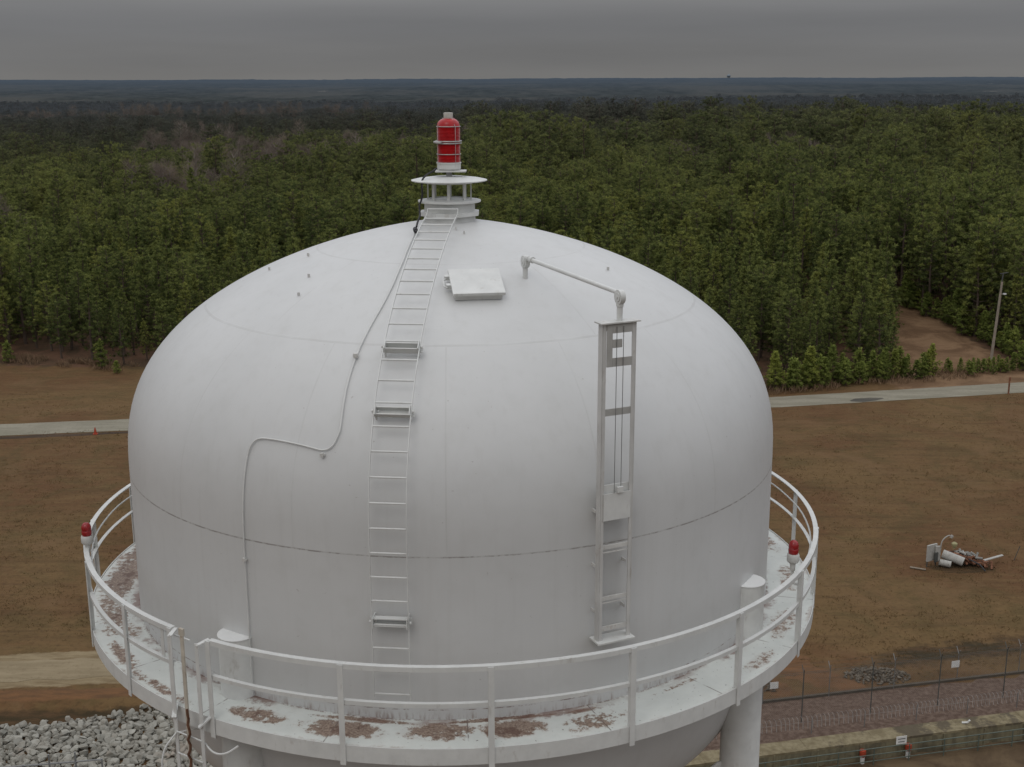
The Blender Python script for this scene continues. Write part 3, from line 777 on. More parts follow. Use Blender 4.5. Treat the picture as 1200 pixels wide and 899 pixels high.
for i, (x, y, s, u, v) in enumerate(big[:N_ROCK]):
    o = bpy.data.objects.new('rock', RM[i % 9]); C.objects.link(o)
    o.location = (x, y, terrain(x, y)+s*.26+.16*random.random()); o.scale = (s, s, s)
    o.rotation_euler = (random.uniform(-.5, .5), random.uniform(-.5, .5), random.uniform(0, 6.28))
    tag(o, 'grey angular riprap rock in the bank below the clay cut, left of the ladder', 'rock', 'riprap rocks of the bank')
def rocks_stuff(name, items, mat, kind_label=None):
    m = MB()
    for x, y, z, s in items:
        me_ = random.choice(RM); rot = Matrix.Rotation(random.uniform(0, 6.28), 3, 'Z') @ Matrix.Rotation(random.uniform(-.6, .6), 3, 'X')
        m.add([rot @ (v.co*s) + Vector((x, y, z)) for v in me_.vertices], [tuple(p.vertices) for p in me_.polygons])
    o = m.build(name, mat); o['kind'] = 'stuff'; return o
def rock_mat2():
    t = NT('grey_rubble'); p = t.pos(); n = t.noise(p, 1.7, 1); c = t.mix(t.lin(n, .3, .7), (.165, .155, .13), (.29, .278, .24)); return t.fin(c, .9, 0, .15)
M_RUB = rock_mat2()
M_PILE = plain('dusty_rubble', (.135, .115, .09), .95, 0, .45, 2.2, .1, (.08, .055, .035))
it = [(x, y, terrain(x, y)+s*.3+.1*random.random(), s) for x, y, s, u, v in big[N_ROCK:]] + [(x, y, terrain(x, y)+.1, .2+.2*random.random()) for x, y, u, v in rest]
it += [(x+random.uniform(-.3, .3), y+random.uniform(-.3, .3), terrain(x, y)+.02, .14+.1*random.random()) for x, y, u, v in vis]
o = rocks_stuff('riprap_bed', it, M_RUB); tag(o, 'smaller grey stones filling the gaps of the riprap bank', 'stones')
def pile(cx, cy, rx, ry, n, h, lab):
    q = []
    for _ in range(n):
        a_ = random.uniform(0, 6.28); k = random.random()**.6; x = cx+rx*k*math.cos(a_); y = cy+ry*k*math.sin(a_)
        q.append((x, y, terrain(x, y)+h*(1-k)*random.random()+.03, random.uniform(.05, .12)))
    return tag(rocks_stuff('rubble_pile', q, M_PILE), lab, 'rubble')
pile(22.8, 48.9, 2.0, 1.1, 420, .35, 'spread of grey rubble behind the fence near the clay track')
pile(15.2, 47.7, 1.6, .9, 220, .35, 'low grey rubble heap at the fence right beside the tank leg')

# ------------------------------------------------------------------ fences, channel wall and rails on the right
M_GALV = plain('galvanised_pipe', (.20, .20, .195), .5, .3, .2, 6, .4)
M_DARKP = plain('dark_fence_post', (.085, .088, .082), .6, .2, .2, 6)
M_SIGN = plain('white_sign_board', (.62, .62, .60), .5, 0, .06, 3)
M_INK = plain('dark_sign_print', (.10, .10, .10), .6, 0, .1, 3)
M_GREENP = plain('grey_green_pipe', (.095, .115, .095), .55, .1, .2, 3)
def mesh_mat():
    t = NT('chain_link_mesh'); p = t.pos(); x, y, z = t.sep(p)
    u = t.m_('ADD', t.m_('MULTIPLY', x, 9), t.m_('MULTIPLY', z, 9)); v = t.m_('SUBTRACT', t.m_('MULTIPLY', x, 9), t.m_('MULTIPLY', z, 9))
    def l(q): return t.m_('LESS_THAN', t.m_('ABSOLUTE', t.m_('SUBTRACT', t.m_('FRACT', t.m_('ADD', q, 400.0)), .5)), .030)
    t.fin((.19, .185, .175), .5, .4); t.put(t.b.inputs['Alpha'], t.m_('MAXIMUM', l(u), l(v)))
    return t.m
M_MESH = mesh_mat()
FD = Vector((1, WSL, 0)).normalized()
def fence(name, y_off, x0, x1, step, h, label, arms, rail_z, dense_x=None, inset=0):
    base = lambda x: Vector((x, wall_y(x)+y_off, terrain(x, wall_y(x)+y_off)))
    t = thing(name, tuple(base(x0)), label, 'fence')
    n = int((x1-x0)/step)
    for k in range(n+1):
        b = base(x0+k*step); m = MB(); m.tube([b, b+Vector((0, 0, h))], .032 if h > 2.5 else .026, 8)
        if arms:
            m.tube([b+Vector((0, 0, h-.02)), b+Vector((-.06, .30, h+.36))], .022, 6); m.tube([b+Vector((0, 0, h-.02)), b+Vector((-.06, -.30, h+.36))], .022, 6)
        m.build('post', M_DARKP if h > 2.5 else M_GALV, t)
    b0, b1 = base(x0), base(x0+n*step)
    m = MB(); zz_ = lambda b, z: b+Vector((0, 0, z))
    m.add([zz_(b0, .06), zz_(b1, .06), zz_(b1, h-.05), zz_(b0, h-.05)], [(0, 1, 2, 3)]); m.build('wire_mesh', M_MESH, t)
    for z in rail_z: MB().tube([zz_(b0, z), zz_(b1, z)], .010, 6).build('rail', M_DARKP, t)
    if arms:
        m = MB()
        for s in (-.30, -.15, .15, .30): m.tube([zz_(b0, h+.36*abs(s)/.3)+Vector((0, s, 0)), zz_(b1, h+.36*abs(s)/.3)+Vector((0, s, 0))], .0025, 4)
        m.build('barbed_wire', M_DARKP, t)
    return base
tall = fence('tall_security_fence', 2.9, 12.9, 42.5, 4.12, 3.0, 'tall dark-posted mesh fence standing in the brown chip strip', True, (2.97,))
low_f = fence('perimeter_fence', 5.35, 11.2, 42.5, 4.05, 1.75, 'low wire mesh fence along the kerb behind the tall posts', True, (1.72,))
# kerb along the low fence
M_KERB = plain('weathered_kerb', (.080, .066, .050), .9, 0, .2, 2)
k0, k1 = Vector((6, wall_y(6)+5.62, .03)), Vector((46, wall_y(46)+5.2, .03))
tag(MB().bar(k0, k1, .18, .22).build('kerb', M_KERB), 'long dark kerb between the chip strip and the field', 'kerb')
def sign(px, label, w_, h_, lines, base_fn, z, yo=-.07):
    b = base_fn(px); c = b + Vector((0, yo, z)); M = Matrix((FD, Vector((-FD.y, FD.x, 0)), Vector((0, 0, 1)))).transposed()
    t = thing('sign', tuple(c), label, 'sign')
    MB().box(c, (w_, .02, h_), M).build('sign_board', M_SIGN, t)
    if lines:
        m = MB()
        for q, ww in lines: m.box(c + M @ Vector((0, -.014, q)), (ww, .008, h_*.11), M)
        m.build('sign_lettering', M_INK, t)
    return t
sign(15.9, 'blank white sign on the low fence near the tank leg', .50, .40, None, low_f, 1.15)
sign(27.2, 'blank white sign on the low fence out in the field', .52, .42, None, low_f, 1.15)

# channel wall: face panels, a ledge of pale concrete with dark stained bays
M_CONC = None
def conc(name, a_, b_, c_):
    t = NT(name); p = t.pos(); x, y, z = t.sep(p)
    n = t.noise(t.scale(p, (1.4, 1.4, .22)), 1.6, 5, .65); n2 = t.noise(p, 4, 5, .7); n3 = t.noise(p, .28, 3)
    c = t.mix(t.step(n, .36, .64), a_, b_); c = t.mix(t.m_('MULTIPLY', t.step(n2, .5, .7), .5), c, c_)
    c = t.mix(t.m_('MULTIPLY', t.step(n3, .52, .58), .5), c, c_)
    return t.fin(c, .9, 0, .15)
M_FACE = conc('stained_concrete_face', (.13, .115, .075), (.205, .18, .115), (.06, .05, .038))
M_LEDGE = conc('pale_yellow_concrete', (.145, .118, .070), (.215, .180, .112), (.085, .068, .046))
def ledge_mat():
    t = NT('stained_pale_ledge'); p = t.pos(); n = t.noise(p, 1.6, 5, .65); n2 = t.noise(p, 5, 5, .7)
    c = t.mix(t.step(n, .36, .64), (.150, .122, .072), (.225, .190, .118)); c = t.mix(t.m_('MULTIPLY', t.step(n2, .5, .7), .5), c, (.095, .076, .05))
    big = t.noise(t.scale(p, (1, .6, 1)), .42, 2, .5); f = t.m_('ADD', big, t.m_('MULTIPLY', t.m_('SUBTRACT', n2, .5), .30))
    x, y, z = t.sep(p); f = t.m_('ADD', f, t.lin(x, 15, 22, -.10, .03))
    c = t.mix(t.m_('MULTIPLY', t.step(f, .50, .58), .85), c, t.mix(n2, (.045, .036, .027), (.11, .09, .062)))
    return t.fin(c, .9, 0, .15)
M_LED2 = ledge_mat()
M_SOIL = conc('dark_wet_soil', (.075, .060, .042), (.125, .10, .068), (.04, .032, .025))
cw = thing('channel_wall', (WX0, WY0, -1.05), 'stained concrete channel wall with pale ledge at the foot of the site', 'wall')
xw = 5.0
nseg = 0
while xw < 46:
    L = 2.45; xa, xb = xw+.015, xw+L-.015
    a_ = Vector((xa, wall_y(xa)+.10, 0)); b_ = Vector((xb, wall_y(xb)+.10, 0)); mid = (a_+b_)/2
    M = Matrix((FD, Vector((-FD.y, FD.x, 0)), Vector((0, 0, 1)))).transposed(); LL = (b_-a_).length
    MB().box(mid + Vector((0, 0, -.56)), (LL, .20, 1.06), M).build('wall_panel', M_FACE, cw)
    rib = MB().box(a_ + M @ Vector((-.015, -.13, -.56)), (.10, .05, 1.05), M).build('wall_rib', M_FACE, cw)
    xw += L; nseg += 1
xw = 5.0
while xw < 46:
    L = random.choice([.9, 1.2, 1.5]); a_ = Vector((xw, wall_y(xw)+.10, 0)); b_ = Vector((xw+L, wall_y(xw+L)+.10, 0))
    soil = any(p <= xw+L/2 <= q for p, q in ((12.6, 13.4), (19.4, 22.4), (23.6, 25.6), (27.3, 28.2), (29.5, 33), (36, 38)))
    MB().box((a_+b_)/2 + M @ Vector((0, .455, -.005-random.random()*.02)), ((b_-a_).length-.004, 1.12, .13), M).build('ledge_slab', M_LED2, cw)
    xw += L
# pipe rail in front of the wall
pr_ = thing('pipe_railing', (10, wall_y(10)-.75, -1.05), 'grey green pipe railing in front of the channel wall', 'railing')
bb = lambda x, z: Vector((x, wall_y(x)-.55, -1.05+z))
for z in (1.0, .62, .25): MB().tube([bb(6, z), bb(46, z)], .028, 8).build('rail', M_GREENP, pr_)
x = 6.0
while x < 46: MB().tube([bb(x, -.05), bb(x, 1.02)], .032, 8).build('post', M_GREENP, pr_); x += 2.05
sign(21.9, 'white sign with two lines of print above the channel wall', .62, .46, [(.08, .44), (-.09, .38)], lambda x: Vector((x, wall_y(x)-.45, 0)), .22)
# razor wire in a coil along the back of the ledge
rz = thing('razor_wire', (8, wall_y(8)+1.35, 0), 'coil of razor wire lying along the back of the concrete ledge', 'razor wire')
pts = []
turns = 150
for k in range(turns*14):
    x = 7+ (46-7)*k/(turns*14); a_ = 2*PI*k/14
    c = Vector((x, wall_y(x)+1.62, .40)); pts.append(c + Vector((0, .30*math.cos(a_), .34+.36*math.sin(a_))) + FD*.03*math.sin(a_*.13))
M_RAZOR = plain('bright_razor_wire', (.27, .25, .23), .5, .3, .2, 5)
MB().tube(pts, .010, 4).build('wire_coil', M_RAZOR, rz)
mm = MB()
for z in (.75,): mm.tube([Vector((7, wall_y(7)+1.62, z)), Vector((46, wall_y(46)+1.62, z))], .007, 4)
mm.build('support_wire', M_GALV, rz)
for x in np.arange(8, 46, 3.1):
    MB().tube([(x, wall_y(x)+1.62, 0), (x, wall_y(x)+1.62, .95)], .025, 6).build('post', M_GALV, rz)
# orange covers on white stubs by the railing
M_ORANGE = plain('faded_orange_plastic', (.33, .048, .020), .6, 0, .15, 6)
def hydrant(x, lab):
    b = Vector((x, wall_y(x)-.22, -1.05)); t = thing('valve_marker', tuple(b), lab, 'marker')
    MB().lathe([(0, b.z+.42), (.17, b.z+.42), (.18, b.z+.44), (.18, b.z+.76), (.17, b.z+.78), (.0, b.z+.79)], 6, (b.x, b.y)).build('orange_cover', M_ORANGE, t, smooth=True)
    MB().lathe([(0, b.z), (.12, b.z), (.12, b.z+.43), (0, b.z+.43)], 12, (b.x, b.y)).build('white_pipe', M_SIGN, t, smooth=True)
hydrant(19.8, 'orange capped stub against the channel wall, farther from the white sign')
hydrant(22.45, 'orange capped stub just beside the white lettered sign')
# drip pipe head lying on the ledge
tag(MB().tube([(25.9, wall_y(25.9)+.62, .10), (26.2, wall_y(26.2)+.5, .14), (26.28, wall_y(26.2)+.45, .30)], .055, 8).build('bent_pipe', M_SIGN, smooth=True), 'short white bent pipe lying on the dark bay of the ledge', 'pipe')

# ------------------------------------------------------------------ scrap heap out in the field
M_BARREL = plain('dirty_white_barrel', (.36, .352, .325), .65, 0, .12, 4, .3, (.17, .14, .11))
M_WOOD = plain('weathered_timber', (.19, .155, .115), .85, 0, .2, 5)
M_SCR = plain('rusty_scrap', (.18, .085, .05), .9, 0, .4, 2, .2, (.20, .17, .14))
def gz_(x, y): return terrain(x, y)
b = (31.75, 66.1)
t = thing('equipment_panel', (b[0], b[1], 0), 'upright white equipment panel on a dark stand beside the scrap pipes', 'panel')
MB().box((b[0], b[1], 1.05), (.95, .12, 1.25), Matrix.Rotation(.5, 3, 'Z')).box((b[0]+.42, b[1]+.05, .95), (.35, .16, 1.15), Matrix.Rotation(.1, 3, 'Z')).build('panel_board', M_BARREL, t)
MB().box((b[0]+.30, b[1]-.12, .72), (.30, .06, .75), Matrix.Rotation(.3, 3, 'Z')).build('panel_door', M_DARKP, t)
for dx in (-.35, .4): MB().tube([(b[0]+dx, b[1]+dx*.5, 0), (b[0]+dx, b[1]+dx*.5, .5)], .05, 6).build('leg', M_DARKP, t)
b = (32.4, 66.2)
t = thing('gooseneck_pipe', (b[0], b[1], 0), 'thin white pipe with a bent top standing by the panel', 'pipe')
MB().tube(smooth_pts([Vector((b[0], b[1], 0)), Vector((b[0], b[1], 1.5)), Vector((b[0]+.1, b[1], 2.0)), Vector((b[0]+.5, b[1], 2.35)), Vector((b[0]+.72, b[1], 2.3))]), .045, 8).build('pipe', M_BARREL, t, smooth=True)
MB().tube([(b[0]+.70, b[1], 2.16), (b[0]+.82, b[1], 2.34)], .11, 8).build('pipe_head', M_BARREL, t, smooth=True)
def barrel(c, d, L, r, lab):
    c = Vector(c); d = Vector(d).normalized(); t = thing('barrel', (c.x, c.y, 0), lab, 'barrel')
    MB().tube([c-d*L/2, c-d*L*.17, c+d*L*.17, c+d*L/2], r, 18).tube([c-d*(L*.18), c-d*L*.15], r*1.04, 18).tube([c+d*(L*.15), c+d*L*.18], r*1.04, 18).build('drum', M_BARREL, t, smooth=True)
    MB().tube([c+d*L/2, c+d*(L/2+.02)], r*.9, 16).build('drum_end', M_KERB, t)
barrel((33.35, 66.1, .62), (1, -.55, -.28), 1.55, .33, 'large white drum lying on its side in the scrap heap')
barrel((32.7, 65.8, .32), (1, -.4, -.1), .8, .24, 'smaller white drum beneath the large one')
m = MB(); rs = random.Random(5)
for _ in range(80):
    u_ = rs.random(); c = Vector((33.4+u_*2.5+rs.uniform(-.3, .3), 66.6-u_*.7+rs.uniform(-.4, .5), .15+rs.random()*.75*(1-u_)+.1)); d = Vector((rs.gauss(0, 1), rs.gauss(0, .6), rs.gauss(0, .45))).normalized()
    if rs.random() < .6: m.tube([c-d*.35, c+d*rs.uniform(.2, .6)], rs.uniform(.03, .08), 6)
    else: m.box(c, (rs.uniform(.2, .5), rs.uniform(.1, .3), rs.uniform(.1, .3)), Matrix.Rotation(rs.uniform(0, 6), 3, 'Z') @ Matrix.Rotation(rs.uniform(-.5, .5), 3, 'X'))
o = m.build('scrap_heap', M_SCR); o['kind'] = 'stuff'; tag(o, 'tangled rusty pipe fittings and scrap beside the white drums', 'scrap')
m = MB()
for _ in range(16):
    u_ = rs.random(); c = Vector((33.7+u_*1.7, 66.7-u_*.5+rs.uniform(-.2, .4), .6+rs.random()*.4*(1-u_))); d = Vector((rs.gauss(0, 1), rs.gauss(0, .6), rs.gauss(0, .45))).normalized()
    m.tube([c-d*.2, c+d*.3], rs.uniform(.04, .11), 8)
o = m.build('pipe_fittings', plain('grey_fittings', (.24, .235, .215), .6, .2, .3, 2.5)); o['kind'] = 'stuff'; tag(o, 'loose pale pipe fittings lying on top of the scrap', 'fittings')
tag(MB().lathe([(0, 1.15), (.20, 1.17), (.22, 1.36), (.10, 1.46), (0, 1.47)], 12, (33.75, 67.1)).tube([(33.75, 67.1, .1), (33.75, 67.1, 1.2)], .10, 8).build('valve', plain('dull_yellow_paint', (.27, .25, .13), .6), smooth=True), 'dull yellow capped valve standing behind the large drum', 'valve')
tag(MB().bar((35.2, 66.1, .28), (37.2, 66.6, .62), .22, .06).bar((35.75, 66.22, 0), (35.75, 66.22, .40), .1, .08).build('white_plank', M_BARREL), 'long white plank propped on the right end of the scrap heap', 'plank')
tag(MB().bar((30.1, 65.7, .07), (31.1, 65.2, .07), .22, .06).build('loose_board', M_WOOD), 'short pale board lying on the grass before the panel', 'board')
tag(MB().tube([(38.3, 67.1, 0), (38.65, 67.1, 1.15)], .03, 6).build('leaning_rod', M_DARKP, smooth=True), 'thin dark rod leaning in the field beside the scrap', 'rod')
tag(MB().tube([(35.3, 64.8, .10), (35.0, 65.2, .45), (34.4, 65.8, .65)], .06, 6).build('black_hose', M_BLACK, smooth=True), 'black hose trailing from the scrap onto the grass', 'hose')

# ------------------------------------------------------------------ small things at the roads and at the bottom left
c_ = thing('traffic_cone', (-41.5, 101.6, 0), 'tiny orange cone at the verge of the road left of the tank', 'cone')
MB().lathe([(0, .72), (.04, .72), (.17, .05), (.0, .05)], 12, (-41.5, 101.6)).build('cone_body', M_ORANGE, c_, smooth=True)
MB().box((-41.5, 101.6, .03), (.45, .45, .05)).build('cone_base', M_ORANGE, c_)
tag(MB().bar((57.3, 116.6, 0), (57.3, 116.6, 2.0), .16, .12, (0, 1, 0)).bar((57.3, 116.53, 1.6), (57.3, 116.53, 1.95), .24, .05, (0, 1, 0)).build('marker_post', M_SCR), 'short brown marker post on the near verge of the road', 'post')
up = thing('utility_pole', (61.5, 133, 0), 'leaning bare wooden utility pole with lamp arm before the pines', 'utility pole')
M_POLE = plain('weathered_pole_wood', (.27, .23, .185), .85, 0, .15, 1.5)
MB().tube([(61.5, 133, -.2), (62.05, 133.1, 10.2)], [.19, .13], 12).build('pole', M_POLE, up, smooth=True)
MB().tube([(62.0, 133.1, 9.9), (62.1, 133.1, 11.3)], .09, 8).bar((61.7, 133.1, 11.2), (62.7, 133.1, 11.35), .09, .10).build('pole_head', M_DARKP, up)
MB().tube([(61.97, 133.1, 8.6), (62.3, 132.9, 8.72)], .03, 6).box((62.42, 132.85, 8.70), (.35, .22, .16)).build('lamp_arm', M_SIGN, up)
bl = thing('yard_railing', (-25, 38.6, terrain(-25, 38.6)), 'dark pipe railing at the foot of the riprap bank', 'railing')
for z in (.35, .95):
    MB().tube([(-30, 38.2, terrain(-30, 38.2)+z), (-20.8, 39.6, terrain(-20.8, 39.6)+z)], .045, 8).build('rail', M_GALV, bl)
for k in range(8):
    x = -30+k*1.31; y = 38.2+k*.2; MB().tube([(x, y, terrain(x, y)-.1), (x, y, terrain(x, y)+1.0+.5*(k in (5, 6)))], .05, 8).build('post', M_GALV, bl)
M_BLUE = plain('blue_plastic', (.02, .08, .28), .5, 0, .15, 6)
for x, y, lab in ((-22.3, 38.9, 'small blue drum at the riprap foot nearer the ladder'), (-24.0, 38.55, 'small blue drum by the yard railing, farther from the ladder')):
    z = terrain(x, y); tag(MB().lathe([(0, z), (.21, z), (.22, z+.35), (.21, z+.7), (.18, z+.74), (0, z+.75)], 14, (x, y)).lathe([(.225, z+.22), (.235, z+.25), (.225, z+.28)], 14, (x, y)).build('blue_drum', M_BLUE, smooth=True), lab, 'drum')

# ------------------------------------------------------------------ trees
def foliage_mat(name, lo, hi, tint, needles=True):
    t = NT(name); p = t.pos(); rnd = t.add('ShaderNodeObjectInfo').outputs['Random']
    n = t.noise(p, .9, 3, .6); stand = t.noise(p, .011, 3, .55)
    c = t.mix(t.m_('ADD', t.m_('MULTIPLY', rnd, .42), t.m_('MULTIPLY', t.lin(stand, .36, .62), .58)), lo, hi)
    val = t.m_('FRACT', t.m_('MULTIPLY', rnd, 7.31))
    c = t.mix(t.step(val, .55, 1.0, 0, .6), c, tuple(q*.55 for q in lo)); c = t.mix(t.step(val, .22, 0, 0, .55), c, (tint[0]*1.05, tint[1]*.98, tint[2]*.8))
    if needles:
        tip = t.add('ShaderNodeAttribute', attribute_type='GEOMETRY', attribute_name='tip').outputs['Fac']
        c = t.mix(t.step(tip, .75, .05), c, tuple(q*.62 for q in lo))          # old inner needles, darkened further as painted crown shade
        c = t.mix(t.m_('MULTIPLY', t.step(tip, .70, 1.0), .45), c, tint)        # fresh tips and upper crown, lightened in colour as if lit
    else: c = t.mix(t.m_('MULTIPLY', t.step(n, .42, .7), .6), c, tint)
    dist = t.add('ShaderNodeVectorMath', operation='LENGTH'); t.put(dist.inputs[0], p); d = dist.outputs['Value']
    # aerial haze painted into the foliage colour: duller, then bluer with distance
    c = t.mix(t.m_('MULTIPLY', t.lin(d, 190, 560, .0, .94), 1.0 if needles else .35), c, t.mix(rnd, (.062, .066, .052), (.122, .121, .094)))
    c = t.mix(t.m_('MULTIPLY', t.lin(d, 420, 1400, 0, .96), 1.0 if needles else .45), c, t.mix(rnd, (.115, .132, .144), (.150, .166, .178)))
    df = t.add('ShaderNodeBsdfDiffuse'); t.put(df.inputs['Color'], c)
    tr = t.add('ShaderNodeBsdfTranslucent'); t.put(tr.inputs['Color'], c)
    mx = t.add('ShaderNodeMixShader'); mx.inputs[0].default_value = .38
    t.l.new(df.outputs[0], mx.inputs[1]); t.l.new(tr.outputs[0], mx.inputs[2]); t.l.new(mx.outputs[0], t.out.inputs['Surface'])
    t.n.remove(t.b); return t.m
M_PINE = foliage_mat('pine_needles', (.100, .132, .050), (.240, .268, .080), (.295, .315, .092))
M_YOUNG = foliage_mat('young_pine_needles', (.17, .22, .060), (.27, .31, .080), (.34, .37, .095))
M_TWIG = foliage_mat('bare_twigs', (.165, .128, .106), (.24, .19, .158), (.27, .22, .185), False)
M_BARK = plain('pine_bark', (.085, .062, .048), .95, 0, .25, 3)
M_PALEB = plain('pale_bare_bark', (.20, .175, .15), .95, 0, .25, 2)

def quads_to(m, c, d, L, wd, rs, nrm=None, tip=.5):
    """one flat needle clump face along d; nrm is the crown's own normal there, so that the crown shades as a soft mass"""
    s = d.cross(Vector((rs.gauss(0, 1), rs.gauss(0, 1), rs.gauss(0, 1))))
    if s.length < 1e-3: return
    s = s.normalized()*wd/2; e_ = c+d*L; mid = c+d*L*.55
    if nrm is not None:
        if (mid-s-c).cross(mid+s-c).dot(nrm) < 0: s = -s
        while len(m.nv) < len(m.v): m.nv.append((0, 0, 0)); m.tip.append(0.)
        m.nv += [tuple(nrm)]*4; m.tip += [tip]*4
    k = len(m.v); m.v += [tuple(c), tuple(mid-s), tuple(e_), tuple(mid+s)]; m.f.append((k, k+1, k+2, k+3))

def pine(seed, H, cr, base, shape):
    """trunk + limbs mesh and needle mesh; H height, cr crown radius, base fraction where the crown begins"""
    rs = random.Random(seed); tr = MB(); cw_ = MB()
    lean = Vector((rs.uniform(-.03, .03), rs.uniform(-.03, .03), 0))
    tp = lambda z: Vector((lean.x*z+.12*math.sin(z*.5+seed), lean.y*z+.12*math.cos(z*.43+seed)-.12, z))
    zs_ = [-.3]+[H*k/7 for k in range(1, 8)]
    tr.tube([tp(max(z, -.3)) for z in zs_], [max(.02, .018*H*(1-.93*k/7)) for k in range(8)], 7)
    z = H*base; whorl = 0
    while z < H*.985:
        f = (z-H*base)/(H*(1-base))
        if shape == 'cone': rad_ = cr*(1-f)**.72*(.72+.28*min(1, f*6))
        else: rad_ = cr*math.sqrt(max(.02, 1-abs(2*f-.72)**2.4/1.9))*(1.0 if f < .8 else .9)
        nb = rs.randint(4, 6) if f < .88 else 3; a0 = rs.uniform(0, 6.28)
        for b_ in range(nb):
            a_ = a0+b_*2*PI/nb+rs.uniform(-.35, .35); L = rad_*rs.uniform(.62, 1.18)
            if rs.random() < .10: continue
            rise = rs.uniform(.08, .38)+.5*f
            d0 = Vector((math.cos(a_), math.sin(a_), rise)).normalized(); p0 = tp(z); pe = p0+d0*L+Vector((0, 0, -.05*L))
            if L > .7: tr.tube([p0, p0+d0*L*.5, pe], [.028, .018, .008], 4, cap=False)
            nt = max(2, int(L/.42))
            for q in range(nt):
                u_ = .30+.72*(q+rs.random()*.7)/nt; c = p0.lerp(pe, u_)+Vector((rs.gauss(0, .13), rs.gauss(0, .13), rs.gauss(0, .08)+.06))
                side = Vector((rs.gauss(0, 1), rs.gauss(0, 1), 0))*.15*L*.5; c += side*.5
                ax_ = tp(max(z*.92, H*base)); on = Vector((c.x-ax_.x, c.y-ax_.y, (c.z-H*(base+.35*(1-base)))*.45)).normalized()
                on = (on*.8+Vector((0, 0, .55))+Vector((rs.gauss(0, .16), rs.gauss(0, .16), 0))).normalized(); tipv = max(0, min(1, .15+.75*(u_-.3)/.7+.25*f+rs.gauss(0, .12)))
                for _ in range(25):
                    dd = (d0*.45+Vector((rs.gauss(0, .75), rs.gauss(0, .75), rs.gauss(.38, .55)))).normalized()
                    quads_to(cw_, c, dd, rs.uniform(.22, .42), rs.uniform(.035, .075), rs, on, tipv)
        z += rs.uniform(.42, .70)*(H/11)**.5; whorl += 1
    for _ in range(10):
        quads_to(cw_, tp(H*.985), Vector((rs.gauss(0, .4), rs.gauss(0, .4), 1)).normalized(), .5, .14, rs, Vector((0, 0, 1)), 1.0)
    return tr, cw_
def bare(seed, H):
    rs = random.Random(seed); tr = MB(); tw = MB()
    tr.tube([(0, 0, -.3), (rs.uniform(-.2, .2), rs.uniform(-.2, .2), H*.45), (rs.uniform(-.4, .4), rs.uniform(-.4, .4), H*.9)], [.17, .11, .02], 6)
    for _ in range(30):
        z = H*rs.uniform(.32, .90); a_ = rs.uniform(0, 6.28); L = H*rs.uniform(.14, .30)*(1.15-z/H)
        p0 = Vector((0, 0, z)); d = Vector((math.cos(a_), math.sin(a_), rs.uniform(.7, 1.5))).normalized(); pe = p0+d*L*1.5
        tr.tube([p0, p0+d*L, pe+Vector((0, 0, .2))], [.05, .03, .012], 4, cap=False)
        for _ in range(40):
            c = p0.lerp(pe, rs.uniform(.2, 1.0))+Vector((rs.gauss(0, .3), rs.gauss(0, .3), rs.gauss(0, .3))); dd = (d+Vector((rs.gauss(0, .5), rs.gauss(0, .5), rs.gauss(.2, .5)))).normalized()
            quads_to(tw, c, dd, rs.uniform(.4, .95), rs.uniform(.03, .06), rs)
    return tr, tw

def dress(me, nv, tip):
    at_ = me.attributes.new('tip', 'FLOAT', 'POINT'); at_.data.foreach_set('value', np.array(tip, dtype=np.float32))
    me.shade_smooth(); me.normals_split_custom_set_from_vertices(nv)
def raw_mesh(name, mb, mat):
    me = bpy.data.meshes.new(name); me.from_pydata(mb.v, [], mb.f); me.materials.append(mat)
    if mb.nv and len(mb.nv) == len(mb.v): dress(me, mb.nv, mb.tip)
    return me
def joined(name, a_, b_, ma_, mb_):
    me = bpy.data.meshes.new(name); k = len(a_.v)
    me.from_pydata(a_.v+b_.v, [], a_.f+[tuple(i+k for i in q) for q in b_.f])
    me.materials.append(ma_); me.materials.append(mb_)
    mi = np.zeros(len(me.polygons), dtype=np.int32); mi[len(a_.f):] = 1; me.polygons.foreach_set('material_index', mi)
    dress(me, [(0, 0, 0)]*k+b_.nv, [0.]*k+b_.tip)
    return me
PINES = [(11, 10.0, 2.3, .12, 'cone'), (12, 11.0, 2.45, .24, 'round'), (13, 9.0, 2.2, .08, 'cone'), (14, 12.0, 2.7, .32, 'round'), (15, 10.5, 2.1, .14, 'cone'), (16, 11.5, 2.8, .34, 'round')]
kinds = []
for sd_n, H, cr, ba, shp in PINES:
    tr, cw_ = pine(sd_n, H, cr, ba, shp)
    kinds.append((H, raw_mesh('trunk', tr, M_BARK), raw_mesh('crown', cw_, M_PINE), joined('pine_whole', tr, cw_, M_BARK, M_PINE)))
ybush = []
for sd_n, H, cr in ((21, 3.6, 1.35), (22, 3.0, 1.4), (23, 4.2, 1.5)):
    tr, cw_ = pine(sd_n, H, cr, .05, 'cone'); ybush.append((H, raw_mesh('trunk', tr, M_BARK), raw_mesh('crown', cw_, M_YOUNG)))
bares = []
for sd_n, H in ((31, 13), (32, 15), (33, 12)):
    tr, tw = bare(sd_n, H); bares.append((H, raw_mesh('trunk', tr, M_PALEB), raw_mesh('twigs', tw, M_TWIG)))

def make_tree(name, kind, x, y, s, rz, label, cat, group, crown='crown'):
    o = thing(name, (x, y, terrain(x, y)), label, cat, group); o.scale = (s*random.uniform(.92, 1.1), s*random.uniform(.92, 1.1), s); o.rotation_euler = (0, 0, rz)
    for nm, me_ in (('trunk', kind[1]), (crown, kind[2])):
        c = bpy.data.objects.new(nm, me_); C.objects.link(c); c.parent = o
    return o

